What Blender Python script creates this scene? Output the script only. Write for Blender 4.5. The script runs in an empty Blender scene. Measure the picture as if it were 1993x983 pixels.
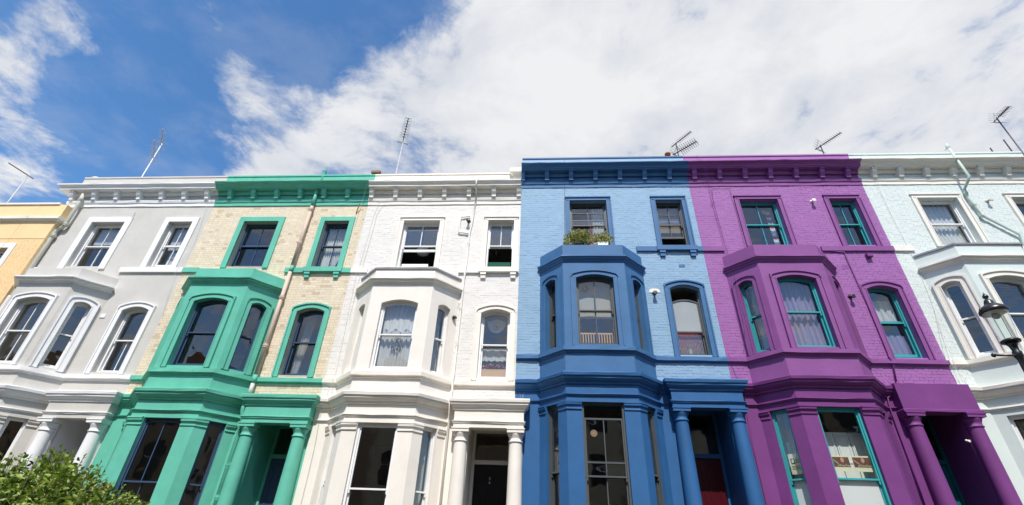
import bpy, math, random
import numpy as np
from mathutils import Vector, Matrix
R = random.Random(7)
sc = bpy.context.scene
COL = sc.collection
rad = math.radians

# ------------------------------------------------------------------ camera
CAM = Vector((0.0, -11.4, 1.6))
FPX, CX, CY = 928.65, 996.5, 491.5          # focal length in photo pixels (photo is 1993 wide)
RIGHT = Vector((0.99789416, 0.05470883, 0.0348453))
UP = Vector((0.00055438, -0.54438516, 0.8388352))
FWD = Vector((-0.06486096, 0.83704943, 0.5432691))
cam_d = bpy.data.cameras.new('camera')
cam = bpy.data.objects.new('camera', cam_d)
COL.objects.link(cam)
cam_d.sensor_width = 36.0
cam_d.lens = FPX / 1993.0 * 36.0
cam_d.clip_start, cam_d.clip_end = 0.05, 3000.0
m = Matrix((RIGHT, UP, -FWD)).transposed().to_4x4()
m.translation = CAM
cam.matrix_world = m
sc.camera = cam


def ray(px, py):
    return RIGHT * ((px - CX) / FPX) - UP * ((py - CY) / FPX) + FWD


def at(px, py, y=0.0):
    """photo pixel -> the point of the plane Y = y (facades run along X)"""
    d = ray(px, py)
    return CAM + d * ((y - CAM.y) / d.y)


def at_z(px, py, z):
    d = ray(px, py)
    return CAM + d * ((z - CAM.z) / d.z)


# ------------------------------------------------------------------ sky, sun, exposure
SUN_EL, SUN_AZ = rad(55), rad(-2)           # sun behind the viewer, nearly square to the fronts
world = bpy.data.worlds.new('World')
sc.world = world
world.use_nodes = True
wn, wl = world.node_tree.nodes, world.node_tree.links
wn.clear()


def wnode(t, **k):
    n = wn.new(t)
    for a, b in k.items():
        setattr(n, a, b)
    return n


def wmath(op, a, b=None, clamp=False):
    n = wnode('ShaderNodeMath', operation=op, use_clamp=clamp)
    for i, v in enumerate((a, b)):
        if v is None:
            continue
        if isinstance(v, (int, float)):
            n.inputs[i].default_value = v
        else:
            wl.new(v, n.inputs[i])
    return n.outputs[0]


SKY_STRENGTH = 0.1
sky = wnode('ShaderNodeTexSky', sky_type='NISHITA')
sky.sun_disc = False
sky.sun_elevation = SUN_EL
sky.sun_rotation = rad(180) + SUN_AZ
sky.altitude, sky.air_density, sky.dust_density, sky.ozone_density = 50, 1.0, 0.6, 2.0
hsv = wnode('ShaderNodeHueSaturation')
hsv.inputs['Saturation'].default_value = 1.24
hsv.inputs['Value'].default_value = 2.0
wl.new(sky.outputs[0], hsv.inputs['Color'])
tc = wnode('ShaderNodeTexCoord')
dirv = tc.outputs['Generated']
sep = wnode('ShaderNodeSeparateXYZ')
wl.new(dirv, sep.inputs[0])
zc = wmath('MAXIMUM', sep.outputs[2], 0.06)
proj = wnode('ShaderNodeVectorMath', operation='SCALE')
wl.new(dirv, proj.inputs[0])
wl.new(wmath('DIVIDE', 1.0, zc), proj.inputs['Scale'])


def wnoise(scale, detail, rough, dist=0.0, off=(0, 0, 0)):
    mp = wnode('ShaderNodeMapping')
    mp.inputs['Location'].default_value = off
    wl.new(proj.outputs[0], mp.inputs[0])
    n = wnode('ShaderNodeTexNoise')
    n.inputs['Scale'].default_value = scale
    n.inputs['Detail'].default_value = detail
    n.inputs['Roughness'].default_value = rough
    n.inputs['Distortion'].default_value = dist
    wl.new(mp.outputs[0], n.inputs['Vector'])
    return n.outputs[0]


# where the cloud banks stand and where the air is clear (directions in the sky)
cover = None
BANKS = [  # photo pixel of the direction, angular size (deg), weight
    (1500, 150, 26, 1.05), (1000, 250, 12, 0.80), (660, 260, 6, 0.55), (520, 330, 5, 0.48), (800, 160, 5, 0.46), (0, 90, 4.0, 0.40), (115, 40, 2.6, 0.85), (40, 160, 2.6, 0.25), (150, 200, 3.4, -0.55), (70, 220, 2.2, -0.35),
    (440, 120, 2.8, 1.05), (480, 200, 2.8, 0.65), (100, 255, 3.0, 0.60), (20, 330, 4.0, 0.22), (110, 340, 3.5, 0.12), (950, 80, 4.5, 0.50),
    (320, 108, 1.9, 0.72), (405, 10, 2.6, 0.62), (560, 345, 4, 0.40), (700, 140, 2.4, 0.40),
    (255, 130, 8, -0.74), (330, 10, 8, -0.5), (600, 30, 9, -0.84), (800, 0, 6, -0.56), (200, 310, 5, -0.4), (330, 270, 5, -0.65)]
for bx_, by_, ang, wgt in BANKS:
    v = ray(bx_, by_).normalized()
    dn = wnode('ShaderNodeVectorMath', operation='DOT_PRODUCT')
    dn.inputs[1].default_value = v
    nrm = wnode('ShaderNodeVectorMath', operation='NORMALIZE')
    wl.new(dirv, nrm.inputs[0])
    wl.new(nrm.outputs[0], dn.inputs[0])
    k = 1.0 / (1 - math.cos(rad(ang)))
    e = wmath('EXPONENT', wmath('MULTIPLY', wmath('SUBTRACT', dn.outputs['Value'], 1.0), k))
    term = wmath('MULTIPLY', e, wgt)
    cover = term if cover is None else wmath('ADD', cover, term)
n1 = wnoise(3.0, 14, 0.62, 0.35, (3.1, 1.7, 0.4))
n2 = wnoise(9.0, 9, 0.62, 0.5, (1.3, 4.2, 0))
dens = wmath('ADD', wmath('ADD', wmath('MULTIPLY', wmath('SUBTRACT', n1, 0.5), 3.6), wmath('MULTIPLY', wmath('SUBTRACT', n2, 0.5), 1.5)), wmath('ADD', cover, 0.58))
mr = wnode('ShaderNodeMapRange', interpolation_type='SMOOTHSTEP')
mr.inputs['From Min'].default_value = 0.26
mr.inputs['From Max'].default_value = 1.25
wl.new(dens, mr.inputs['Value'])
n3 = wnoise(1.6, 6, 0.55, 0.2, (7.7, 2.2, 1.0))
ramp = wnode('ShaderNodeMapRange')
ramp.inputs['From Min'].default_value = 0.40
ramp.inputs['From Max'].default_value = 0.60
wl.new(wmath('ADD', wmath('MULTIPLY', n3, 0.5), wmath('MULTIPLY', n1, 0.5)), ramp.inputs['Value'])
cc = wnode('ShaderNodeMix', data_type='RGBA')
cc.inputs[6].default_value = (5.8, 6.2, 7.0, 1)
cc.inputs[7].default_value = (8.6, 8.65, 8.8, 1)
wl.new(ramp.outputs[0], cc.inputs[0])
mx = wnode('ShaderNodeMix', data_type='RGBA')
veil = wnode('ShaderNodeMapRange', interpolation_type='SMOOTHSTEP')
veil.inputs['From Min'].default_value = 0.44
veil.inputs['From Max'].default_value = 0.68
veil.inputs['To Max'].default_value = 0.13
wl.new(wnoise(4.2, 9, 0.6, 0.15, (5.0, 9.1, 2.0)), veil.inputs['Value'])   # thin high cloud
wl.new(wmath('MAXIMUM', wmath('MULTIPLY', mr.outputs[0], 0.985), veil.outputs[0]), mx.inputs[0])
wl.new(hsv.outputs[0], mx.inputs[6])
wl.new(cc.outputs[2], mx.inputs[7])
bg = wnode('ShaderNodeBackground')
bg.inputs['Strength'].default_value = SKY_STRENGTH
wl.new(mx.outputs[2], bg.inputs['Color'])
wo = wnode('ShaderNodeOutputWorld')
wl.new(bg.outputs[0], wo.inputs[0])

sun_d = bpy.data.lights.new('sun', 'SUN')
sun_d.energy = 5.0
sun_d.angle = rad(0.53)
sun_d.color = (1.0, 0.955, 0.89)
sun = bpy.data.objects.new('sun', sun_d)
COL.objects.link(sun)
sdir = Vector((-math.sin(SUN_AZ) * math.cos(SUN_EL), -math.cos(SUN_AZ) * math.cos(SUN_EL), math.sin(SUN_EL)))
sun.rotation_euler = sdir.to_track_quat('Z', 'Y').to_euler()
sun.location = (0, -30, 40)

vs_ = sc.view_settings
vs_.view_transform, vs_.look, vs_.exposure, vs_.gamma = 'Standard', 'None', 0.04, 1.0
vs_.use_curve_mapping = False
sc.cycles.max_bounces = 8
sc.cycles.transparent_max_bounces = 16
sc.cycles.caustics_reflective = False
sc.cycles.caustics_refractive = False
sc.cycles.use_denoising = True

# ------------------------------------------------------------------ materials
MATS = {}


def new_mat(name):
    mt = bpy.data.materials.new(name)
    mt.use_nodes = True
    mt.node_tree.nodes.clear()
    out = mt.node_tree.nodes.new('ShaderNodeOutputMaterial')
    MATS[name] = mt
    return mt, mt.node_tree.nodes, mt.node_tree.links, out


def paint(name, col, rough=0.6, var=0.08, grain=60.0, bump=0.15, dirt=0.0, dirt_col=(0.30, 0.27, 0.22), spec=0.3, streak=0.0, tint=None, bumpdist=0.01, patch=None):
    mt, n, l, out = new_mat(name)
    b = n.new('ShaderNodeBsdfPrincipled')
    b.inputs['Roughness'].default_value = rough
    b.inputs['Specular IOR Level'].default_value = spec
    g = n.new('ShaderNodeNewGeometry')
    no = n.new('ShaderNodeTexNoise')
    no.inputs['Scale'].default_value = 1.7
    no.inputs['Detail'].default_value = 6
    no.inputs['Roughness'].default_value = 0.62
    l.new(g.outputs['Position'], no.inputs['Vector'])
    mixa = n.new('ShaderNodeMix')
    mixa.data_type = 'RGBA'
    c = Vector(col)
    mixa.inputs[6].default_value = (*(c * (1 - var)), 1)
    mixa.inputs[7].default_value = (*(c * (1 + var)), 1)
    mr_ = n.new('ShaderNodeMapRange')
    mr_.inputs['From Min'].default_value = 0.3
    mr_.inputs['From Max'].default_value = 0.7
    l.new(no.outputs[0], mr_.inputs['Value'])
    l.new(mr_.outputs[0], mixa.inputs[0])
    last = mixa.outputs[2]
    if tint:                                    # per-brick colour
        if tint == 'attr':
            a = n.new('ShaderNodeAttribute')
            a.attribute_name = 'tint'
            fac = a.outputs['Fac']
        else:
            a = n.new('ShaderNodeObjectInfo')
            fac = a.outputs['Random']
        cr = n.new('ShaderNodeValToRGB')
        els = cr.color_ramp.elements
        els[0].position, els[0].color = 0.0, (0.84, 0.78, 0.70, 1)
        els[1].position, els[1].color = 1.0, (1.05, 1.04, 1.02, 1)
        for p_, c_ in ((0.05, (0.76, 0.66, 0.55, 1)), (0.09, (0.92, 0.88, 0.81, 1)), (0.5, (0.98, 0.96, 0.93, 1)), (0.8, (1.0, 0.92, 0.80, 1))):
            e_ = els.new(p_)
            e_.color = c_
        l.new(fac, cr.inputs[0])
        mm = n.new('ShaderNodeMix')
        mm.data_type = 'RGBA'
        mm.blend_type = 'MULTIPLY'
        mm.inputs[0].default_value = 1.0
        l.new(last, mm.inputs[6])
        l.new(cr.outputs[0], mm.inputs[7])
        last = mm.outputs[2]
    if dirt > 0:                                # weathering: streaks that run down the wall, and spots
        mp = n.new('ShaderNodeMapping')
        mp.inputs['Scale'].default_value = (5.0, 5.0, 0.45)
        l.new(g.outputs['Position'], mp.inputs[0])
        n2_ = n.new('ShaderNodeTexNoise')
        n2_.inputs['Scale'].default_value = 1.6
        n2_.inputs['Detail'].default_value = 7
        n2_.inputs['Roughness'].default_value = 0.7
        l.new(mp.outputs[0], n2_.inputs['Vector'])
        m2 = n.new('ShaderNodeMapRange')
        m2.inputs['From Min'].default_value = 0.52
        m2.inputs['From Max'].default_value = 0.78
        m2.inputs['To Max'].default_value = dirt
        l.new(n2_.outputs[0], m2.inputs['Value'])
        mm = n.new('ShaderNodeMix')
        mm.data_type = 'RGBA'
        l.new(m2.outputs[0], mm.inputs[0])
        l.new(last, mm.inputs[6])
        mm.inputs[7].default_value = (*dirt_col, 1)
        last = mm.outputs[2]
    l.new(last, b.inputs['Base Color'])
    nb = n.new('ShaderNodeTexNoise')
    nb.inputs['Scale'].default_value = grain
    nb.inputs['Detail'].default_value = 5
    l.new(g.outputs['Position'], nb.inputs['Vector'])
    nb2 = n.new('ShaderNodeTexNoise')
    nb2.inputs['Scale'].default_value = 5.0
    nb2.inputs['Detail'].default_value = 4
    l.new(g.outputs['Position'], nb2.inputs['Vector'])
    ad = n.new('ShaderNodeMath')
    ad.operation = 'ADD'
    l.new(nb.outputs[0], ad.inputs[0])
    l.new(nb2.outputs[0], ad.inputs[1])
    bp = n.new('ShaderNodeBump')
    bp.inputs['Strength'].default_value = bump
    bp.inputs['Distance'].default_value = bumpdist
    l.new(ad.outputs[0], bp.inputs['Height'])
    l.new(bp.outputs[0], b.inputs['Normal'])
    l.new(b.outputs[0], out.inputs[0])
    return mt


def simple(name, col, rough=0.5, metal=0.0, spec=0.5):
    return paint(name, col, rough=rough, var=0.05, bump=0.04, spec=spec) if metal == 0 else metal_mat(name, col, rough)


def metal_mat(name, col, rough):
    mt, n, l, out = new_mat(name)
    b = n.new('ShaderNodeBsdfPrincipled')
    b.inputs['Base Color'].default_value = (*col, 1)
    b.inputs['Metallic'].default_value = 1.0
    b.inputs['Roughness'].default_value = rough
    l.new(b.outputs[0], out.inputs[0])
    return mt


def glass_mat(name, f0=0.05, tint=(0.95, 0.965, 0.96), wavy=0.03, frost=0.0):
    mt, n, l, out = new_mat(name)
    g = n.new('ShaderNodeNewGeometry')
    no = n.new('ShaderNodeTexNoise')
    no.inputs['Scale'].default_value = 2.2
    no.inputs['Detail'].default_value = 1
    l.new(g.outputs['Position'], no.inputs['Vector'])
    bp = n.new('ShaderNodeBump')
    bp.inputs['Strength'].default_value = wavy
    bp.inputs['Distance'].default_value = 0.2
    l.new(no.outputs[0], bp.inputs['Height'])
    tr = n.new('ShaderNodeBsdfTransparent')
    tr.inputs[0].default_value = (*tint, 1)
    first = tr.outputs[0]
    if frost > 0:
        df = n.new('ShaderNodeBsdfDiffuse')
        df.inputs[0].default_value = (0.85, 0.89, 0.88, 1)
        tl = n.new('ShaderNodeBsdfTranslucent')
        tl.inputs[0].default_value = (0.8, 0.84, 0.83, 1)
        m1 = n.new('ShaderNodeMixShader')
        m1.inputs[0].default_value = 0.4
        l.new(df.outputs[0], m1.inputs[1])
        l.new(tl.outputs[0], m1.inputs[2])
        m0 = n.new('ShaderNodeMixShader')
        m0.inputs[0].default_value = frost
        l.new(tr.outputs[0], m0.inputs[1])
        l.new(m1.outputs[0], m0.inputs[2])
        first = m0.outputs[0]
    gl = n.new('ShaderNodeBsdfGlossy')
    gl.inputs['Roughness'].default_value = 0.01
    gl.inputs['Color'].default_value = (0.95, 0.95, 0.97, 1)
    l.new(bp.outputs[0], gl.inputs['Normal'])
    dt = n.new('ShaderNodeVectorMath')
    dt.operation = 'DOT_PRODUCT'
    l.new(g.outputs['Incoming'], dt.inputs[0])
    l.new(g.outputs['Normal'], dt.inputs[1])

    def mth(op, a_, b_=None):
        k_ = n.new('ShaderNodeMath')
        k_.operation = op
        for i_, v_ in enumerate((a_, b_)):
            if v_ is None:
                continue
            if isinstance(v_, float):
                k_.inputs[i_].default_value = v_
            else:
                l.new(v_, k_.inputs[i_])
        return k_.outputs[0]
    c1 = mth('SUBTRACT', 1.0, mth('ABSOLUTE', dt.outputs['Value']))
    fre = mth('ADD', mth('MULTIPLY', mth('POWER', c1, 5.0), 1.0 - f0), f0)
    ms = n.new('ShaderNodeMixShader')
    l.new(fre, ms.inputs[0])
    l.new(first, ms.inputs[1])
    l.new(gl.outputs[0], ms.inputs[2])
    l.new(ms.outputs[0], out.inputs[0])
    return mt


def cloth(name, col, transl=0.35, see=0.0):
    mt, n, l, out = new_mat(name)
    d = n.new('ShaderNodeBsdfDiffuse')
    d.inputs[0].default_value = (*col, 1)
    t = n.new('ShaderNodeBsdfTranslucent')
    t.inputs[0].default_value = (*col, 1)
    ms = n.new('ShaderNodeMixShader')
    ms.inputs[0].default_value = transl
    l.new(d.outputs[0], ms.inputs[1])
    l.new(t.outputs[0], ms.inputs[2])
    last = ms.outputs[0]
    if see > 0:
        tr = n.new('ShaderNodeBsdfTransparent')
        no = n.new('ShaderNodeTexNoise')
        no.inputs['Scale'].default_value = 45
        g = n.new('ShaderNodeNewGeometry')
        l.new(g.outputs['Position'], no.inputs['Vector'])
        ma = n.new('ShaderNodeMath')
        ma.operation = 'MULTIPLY'
        ma.inputs[1].default_value = see * 2
        l.new(no.outputs[0], ma.inputs[0])
        m2 = n.new('ShaderNodeMixShader')
        l.new(ma.outputs[0], m2.inputs[0])
        l.new(last, m2.inputs[1])
        l.new(tr.outputs[0], m2.inputs[2])
        last = m2.outputs[0]
    l.new(last, out.inputs[0])
    return mt


def leaf_mat(name, a, b):
    mt, n, l, out = new_mat(name)
    at_ = n.new('ShaderNodeAttribute')
    at_.attribute_name = 'tint'
    mx_ = n.new('ShaderNodeMix')
    mx_.data_type = 'RGBA'
    mx_.inputs[6].default_value = (*a, 1)
    mx_.inputs[7].default_value = (*b, 1)
    l.new(at_.outputs['Fac'], mx_.inputs[0])
    p = n.new('ShaderNodeBsdfPrincipled')
    p.inputs['Roughness'].default_value = 0.42
    p.inputs['Specular IOR Level'].default_value = 0.45
    l.new(mx_.outputs[2], p.inputs['Base Color'])
    t = n.new('ShaderNodeBsdfTranslucent')
    l.new(mx_.outputs[2], t.inputs[0])
    ms = n.new('ShaderNodeMixShader')
    ms.inputs[0].default_value = 0.3
    l.new(p.outputs[0], ms.inputs[1])
    l.new(t.outputs[0], ms.inputs[2])
    l.new(ms.outputs[0], out.inputs[0])
    return mt


DIRTY = dict(dirt=0.35)
paint('grey_render', (0.575, 0.555, 0.515), var=0.06, grain=90, bump=0.5, bumpdist=0.012, dirt=0.16, dirt_col=(0.44, 0.42, 0.38))
paint('white_trim', (0.82, 0.82, 0.82), var=0.04, rough=0.55, bump=0.25, dirt=0.16, dirt_col=(0.6, 0.58, 0.54))
paint('green_trim', (0.125, 0.475, 0.355), var=0.10, rough=0.6, bump=0.3, dirt=0.42, dirt_col=(0.09, 0.37, 0.27))
paint('stock_brick', (0.80, 0.72, 0.58), var=0.06, rough=0.85, grain=80, bump=0.35, tint='attr', dirt=0.12, dirt_col=(0.50, 0.41, 0.27))
paint('stock_brick_single', (0.80, 0.72, 0.58), var=0.06, rough=0.85, grain=80, bump=0.35, tint='object', dirt=0.12, dirt_col=(0.50, 0.41, 0.27))
paint('lime_mortar', (0.50, 0.45, 0.36), var=0.12, rough=0.9, grain=120, bump=0.4)
paint('cream_white', (0.82, 0.77, 0.695), var=0.05, rough=0.55, dirt=0.16, dirt_col=(0.50, 0.44, 0.36))
paint('cream_brick', (0.81, 0.78, 0.735), var=0.04, rough=0.6, bump=0.4, bumpdist=0.015, dirt=0.2, dirt_col=(0.55, 0.5, 0.42))
paint('sky_blue_brick', (0.285, 0.44, 0.595), var=0.06, rough=0.6, bump=0.45, bumpdist=0.015, dirt=0.15, dirt_col=(0.22, 0.37, 0.52))
paint('mid_blue', (0.050, 0.150, 0.315), var=0.10, rough=0.6, bump=0.3, dirt=0.42, dirt_col=(0.055, 0.135, 0.275))
paint('deep_blue', (0.026, 0.114, 0.285), var=0.10, rough=0.6, bump=0.3, dirt=0.42, dirt_col=(0.032, 0.105, 0.26))
paint('orchid_brick', (0.36, 0.146, 0.39), var=0.07, rough=0.6, bump=0.45, bumpdist=0.015, dirt=0.18, dirt_col=(0.30, 0.11, 0.31))
paint('purple', (0.24, 0.079, 0.262), var=0.10, rough=0.6, bump=0.3, dirt=0.42, dirt_col=(0.21, 0.065, 0.215))
paint('plum', (0.175, 0.044, 0.196), var=0.10, rough=0.6, bump=0.3, dirt=0.42, dirt_col=(0.18, 0.046, 0.19))
paint('mint_brick', (0.69, 0.745, 0.72), var=0.03, rough=0.6, bump=0.4, bumpdist=0.014, dirt=0.10, dirt_col=(0.5, 0.56, 0.52))
paint('mint', (0.62, 0.69, 0.665), var=0.03, rough=0.55, dirt=0.22, dirt_col=(0.48, 0.54, 0.5))
paint('ivory_trim', (0.77, 0.74, 0.67), var=0.04, rough=0.55, dirt=0.18, dirt_col=(0.5, 0.45, 0.36))
paint('yellow_brick_paint', (0.88, 0.64, 0.34), var=0.04, rough=0.6, bump=0.4, bumpdist=0.012, dirt=0.08, dirt_col=(0.74, 0.5, 0.24))
paint('navy_frame', (0.045, 0.082, 0.145), rough=0.4)
paint('teal_frame', (0.045, 0.34, 0.365), rough=0.4)
paint('grey_frame', (0.085, 0.095, 0.10), rough=0.45)
paint('black_paint', (0.008, 0.008, 0.009), rough=0.3)
paint('black_iron', (0.012, 0.012, 0.014), rough=0.32, spec=0.6)
paint('red_door', (0.06, 0.003, 0.008), rough=0.35)
paint('teal_door', (0.008, 0.12, 0.14), rough=0.4)
paint('brown_pipe', (0.62, 0.46, 0.37), rough=0.5)
paint('grey_pipe', (0.50, 0.51, 0.45), rough=0.5)
paint('mint_pipe', (0.52, 0.61, 0.54), rough=0.5)
paint('cable_white', (0.62, 0.60, 0.55), rough=0.6)
paint('cable_dark', (0.05, 0.04, 0.05), rough=0.6)
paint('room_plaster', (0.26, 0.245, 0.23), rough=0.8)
paint('roof_slate', (0.12, 0.12, 0.13), rough=0.8)
paint('lead_sheet', (0.30, 0.31, 0.34), rough=0.6)
paint('red_wall', (0.60, 0.03, 0.03), rough=0.7)
paint('oak', (0.58, 0.35, 0.17), rough=0.5)
paint('terracotta', (0.45, 0.17, 0.08), rough=0.8)
paint('brass', (0.42, 0.30, 0.09), rough=0.4)
paint('garden_soil', (0.075, 0.07, 0.04), var=0.3, rough=0.95, grain=30, bump=0.6)
paint('soil', (0.07, 0.045, 0.03), rough=0.95)
paint('asphalt', (0.055, 0.055, 0.058), rough=0.9, grain=200, bump=0.5)
paint('paving', (0.22, 0.21, 0.195), rough=0.9, grain=90, bump=0.3)
paint('bark', (0.13, 0.09, 0.06), rough=0.9, bump=0.5)
paint('old_brick', (0.26, 0.15, 0.09), var=0.2, rough=0.9, bump=0.4)
paint('opposite_cream', (0.46, 0.40, 0.30), var=0.08, rough=0.7)
paint('opposite_brown', (0.30, 0.22, 0.15), var=0.1, rough=0.8)
paint('poster_paper', (0.86, 0.82, 0.58), rough=0.6)
paint('poster_photo', (0.17, 0.085, 0.055), rough=0.5)
paint('poster_skin', (0.62, 0.36, 0.29), rough=0.6)
paint('ink', (0.06, 0.03, 0.03), rough=0.6)
paint('panel_white', (0.80, 0.82, 0.80), rough=0.5)
paint('planter_green', (0.02, 0.11, 0.07), rough=0.4)
paint('pink_petal', (0.75, 0.32, 0.50), rough=0.6)
paint('red_petal', (0.6, 0.03, 0.03), rough=0.6)
paint('wall_lamp_white', (0.75, 0.74, 0.70), rough=0.4)
paint('door_number_metal', (0.75, 0.76, 0.78), rough=0.35)
metal_mat('aluminium', (0.62, 0.62, 0.66), 0.4)
paint('aerial_dark', (0.09, 0.085, 0.11), rough=0.5)
paint('aerial_grey', (0.50, 0.50, 0.53), rough=0.4)
paint('steel_spike', (0.55, 0.53, 0.50), rough=0.4)
glass_mat('window_glass', f0=0.07)
glass_mat('frosted_glass', f0=0.04, frost=0.92)
glass_mat('etched_glass', f0=0.06, frost=0.45)
glass_mat('lamp_glass', f0=0.03, tint=(0.97, 0.98, 0.97), wavy=0.0)
cloth('white_cloth', (0.86, 0.86, 0.85), 0.3)
cloth('net_cloth', (0.86, 0.86, 0.86), 0.35, see=0.12)
cloth('grey_cloth', (0.70, 0.71, 0.74), 0.3)
cloth('lilac_cloth', (0.42, 0.38, 0.62), 0.35, see=0.15)
cloth('pink_cloth', (0.55, 0.22, 0.25), 0.3)
cloth('tan_cloth', (0.55, 0.40, 0.26), 0.4)
cloth('navy_cloth', (0.16, 0.22, 0.42), 0.2)
cloth('red_cloth', (0.55, 0.08, 0.06), 0.2)
cloth('dark_blind', (0.055, 0.055, 0.06), 0.1)
cloth('cream_cloth', (0.62, 0.59, 0.52), 0.35)
leaf_mat('shrub_leaf', (0.07, 0.14, 0.015), (0.34, 0.44, 0.07))
leaf_mat('succulent_leaf', (0.14, 0.18, 0.03), (0.55, 0.52, 0.17))
leaf_mat('dark_leaf', (0.02, 0.06, 0.02), (0.07, 0.15, 0.05))


# ------------------------------------------------------------------ mesh helpers
class MB:
    def __init__(s):
        s.v, s.f, s.t = [], [], []

    def add(s, vs, fs, tint=None):
        o = len(s.v)
        s.v.extend([tuple(p) for p in vs])
        s.f.extend([tuple(i + o for i in f) for f in fs])
        if tint is not None:
            s.t.extend([tint] * len(fs))

    def hexa(s, c, tint=None):                  # 8 corners: 4 bottom, 4 top, same winding
        s.add(c, [(0, 3, 2, 1), (4, 5, 6, 7), (0, 1, 5, 4), (1, 2, 6, 5), (2, 3, 7, 6), (3, 0, 4, 7)], tint)

    def box(s, x0, x1, y0, y1, z0, z1):
        s.hexa([(x0, y0, z0), (x1, y0, z0), (x1, y1, z0), (x0, y1, z0), (x0, y0, z1), (x1, y0, z1), (x1, y1, z1), (x0, y1, z1)])

    def fbox(s, F, u0, u1, d0, d1, z0, z1):
        P = F.p
        s.hexa([P(u0, d0, z0), P(u1, d0, z0), P(u1, d1, z0), P(u0, d1, z0), P(u0, d0, z1), P(u1, d0, z1), P(u1, d1, z1), P(u0, d1, z1)])

    def strip(s, F, u0, u1, lo, hi, d0, d1, n=10):
        """solid between two curves lo(u) and hi(u), d0..d1 deep"""
        P = F.p
        if not callable(lo):
            a = lo
            lo = lambda u: a
        if not callable(hi):
            b = hi
            hi = lambda u: b
        vs, fs = [], []
        for i in range(n + 1):
            u = u0 + (u1 - u0) * i / n
            vs += [P(u, d0, lo(u)), P(u, d1, lo(u)), P(u, d1, hi(u)), P(u, d0, hi(u))]
        for i in range(n):
            a, b = 4 * i, 4 * i + 4
            fs += [(a, b, b + 3, a + 3), (a + 1, a + 2, b + 2, b + 1), (a, a + 1, b + 1, b), (a + 3, b + 3, b + 2, a + 2)]
        fs += [(0, 3, 2, 1), (4 * n, 4 * n + 1, 4 * n + 2, 4 * n + 3)]
        s.add(vs, fs)

    def sweep(s, path, prof):
        """moulding: profile points (outward, z) carried along a plan path, mitred; slightly uneven as hand-run stucco is"""
        fine = [path[0]]
        for a, b in zip(path[:-1], path[1:]):
            k = max(1, int(math.hypot(b[0] - a[0], b[1] - a[1]) / 0.28))
            fine += [(a[0] + (b[0] - a[0]) * i / k, a[1] + (b[1] - a[1]) * i / k) for i in range(1, k + 1)]
        path = fine
        n = len(path)
        outs = []
        for i in range(n - 1):
            dx, dy = path[i + 1][0] - path[i][0], path[i + 1][1] - path[i][1]
            L = math.hypot(dx, dy)
            outs.append((dy / L, -dx / L))
        vs, fs, k = [], [], len(prof)
        for i in range(n):
            if i == 0:
                mx_, my_ = outs[0]
            elif i == n - 1:
                mx_, my_ = outs[-1]
            else:
                a, b = outs[i - 1], outs[i]
                q = 1 + a[0] * b[0] + a[1] * b[1]
                mx_, my_ = (a[0] + b[0]) / q, (a[1] + b[1]) / q
            wz = R.uniform(-0.005, 0.005)
            for o, z in prof:
                jo = (R.uniform(-0.004, 0.004) + wz * 0.5) if o > 0.015 else 0.0
                jz = (R.uniform(-0.0025, 0.0025) + wz) if o > 0.015 else 0.0
                vs.append((path[i][0] + mx_ * (o + jo), path[i][1] + my_ * (o + jo), z + jz))
        for i in range(n - 1):
            for j in range(k):
                j2 = (j + 1) % k
                fs.append((i * k + j, (i + 1) * k + j, (i + 1) * k + j2, i * k + j2))
        fs.append(tuple(range(k - 1, -1, -1)))
        fs.append(tuple((n - 1) * k + j for j in range(k)))
        s.add(vs, fs)

    def lathe(s, cx, cy, prof, n=20):
        vs, fs = [], []
        for r, z in prof:
            for i in range(n):
                a = 2 * math.pi * i / n
                vs.append((cx + r * math.cos(a), cy + r * math.sin(a), z))
        for j in range(len(prof) - 1):
            for i in range(n):
                i2 = (i + 1) % n
                fs.append((j * n + i, j * n + i2, (j + 1) * n + i2, (j + 1) * n + i))
        fs.append(tuple(range(n - 1, -1, -1)))
        fs.append(tuple((len(prof) - 1) * n + i for i in range(n)))
        s.add(vs, fs)

    def tube(s, pts, r, n=6, r2=None):
        pts = [Vector(p) for p in pts]
        vs, fs = [], []
        m_ = len(pts)
        prev = None
        for i, p in enumerate(pts):
            t = (pts[min(i + 1, m_ - 1)] - pts[max(i - 1, 0)])
            if t.length < 1e-9:
                t = Vector((0, 0, 1))
            t.normalize()
            if prev is None:
                a = Vector((0, 0, 1)) if abs(t.z) < 0.9 else Vector((0, 1, 0))
                u = t.cross(a).normalized()
            else:
                u = (prev - t * prev.dot(t)).normalized()
            prev = u
            w = t.cross(u)
            rr = r if r2 is None else r + (r2 - r) * i / (m_ - 1)
            for k in range(n):
                an = 2 * math.pi * k / n
                vs.append(p + u * (rr * math.cos(an)) + w * (rr * math.sin(an)))
        for i in range(m_ - 1):
            for k in range(n):
                k2 = (k + 1) % n
                fs.append((i * n + k, i * n + k2, (i + 1) * n + k2, (i + 1) * n + k))
        fs.append(tuple(range(n - 1, -1, -1)))
        fs.append(tuple((m_ - 1) * n + k for k in range(n)))
        s.add(vs, fs)

    def mesh(s, name, off=(0, 0, 0), smooth=False):
        me = bpy.data.meshes.new(name)
        v = np.array(s.v, dtype=float) - np.array(off)
        me.from_pydata(v.tolist(), [], s.f)
        if s.t and len(s.t) == len(s.f):
            at_ = me.attributes.new('tint', 'FLOAT', 'FACE')
            at_.data.foreach_set('value', s.t)
        if smooth:
            me.polygons.foreach_set('use_smooth', [True] * len(me.polygons))
        me.update()
        return me

    def part(s, name, mat, parent, smooth=False, kind=None, label=None):
        top = parent
        while top.parent:
            top = top.parent
        o = bpy.data.objects.new(name, s.mesh(name, top.location, smooth))
        o.data.materials.append(MATS[mat])
        COL.objects.link(o)
        o.parent = parent
        if kind:
            o['kind'] = kind
        if label:
            o['label'] = label
        return o

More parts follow.
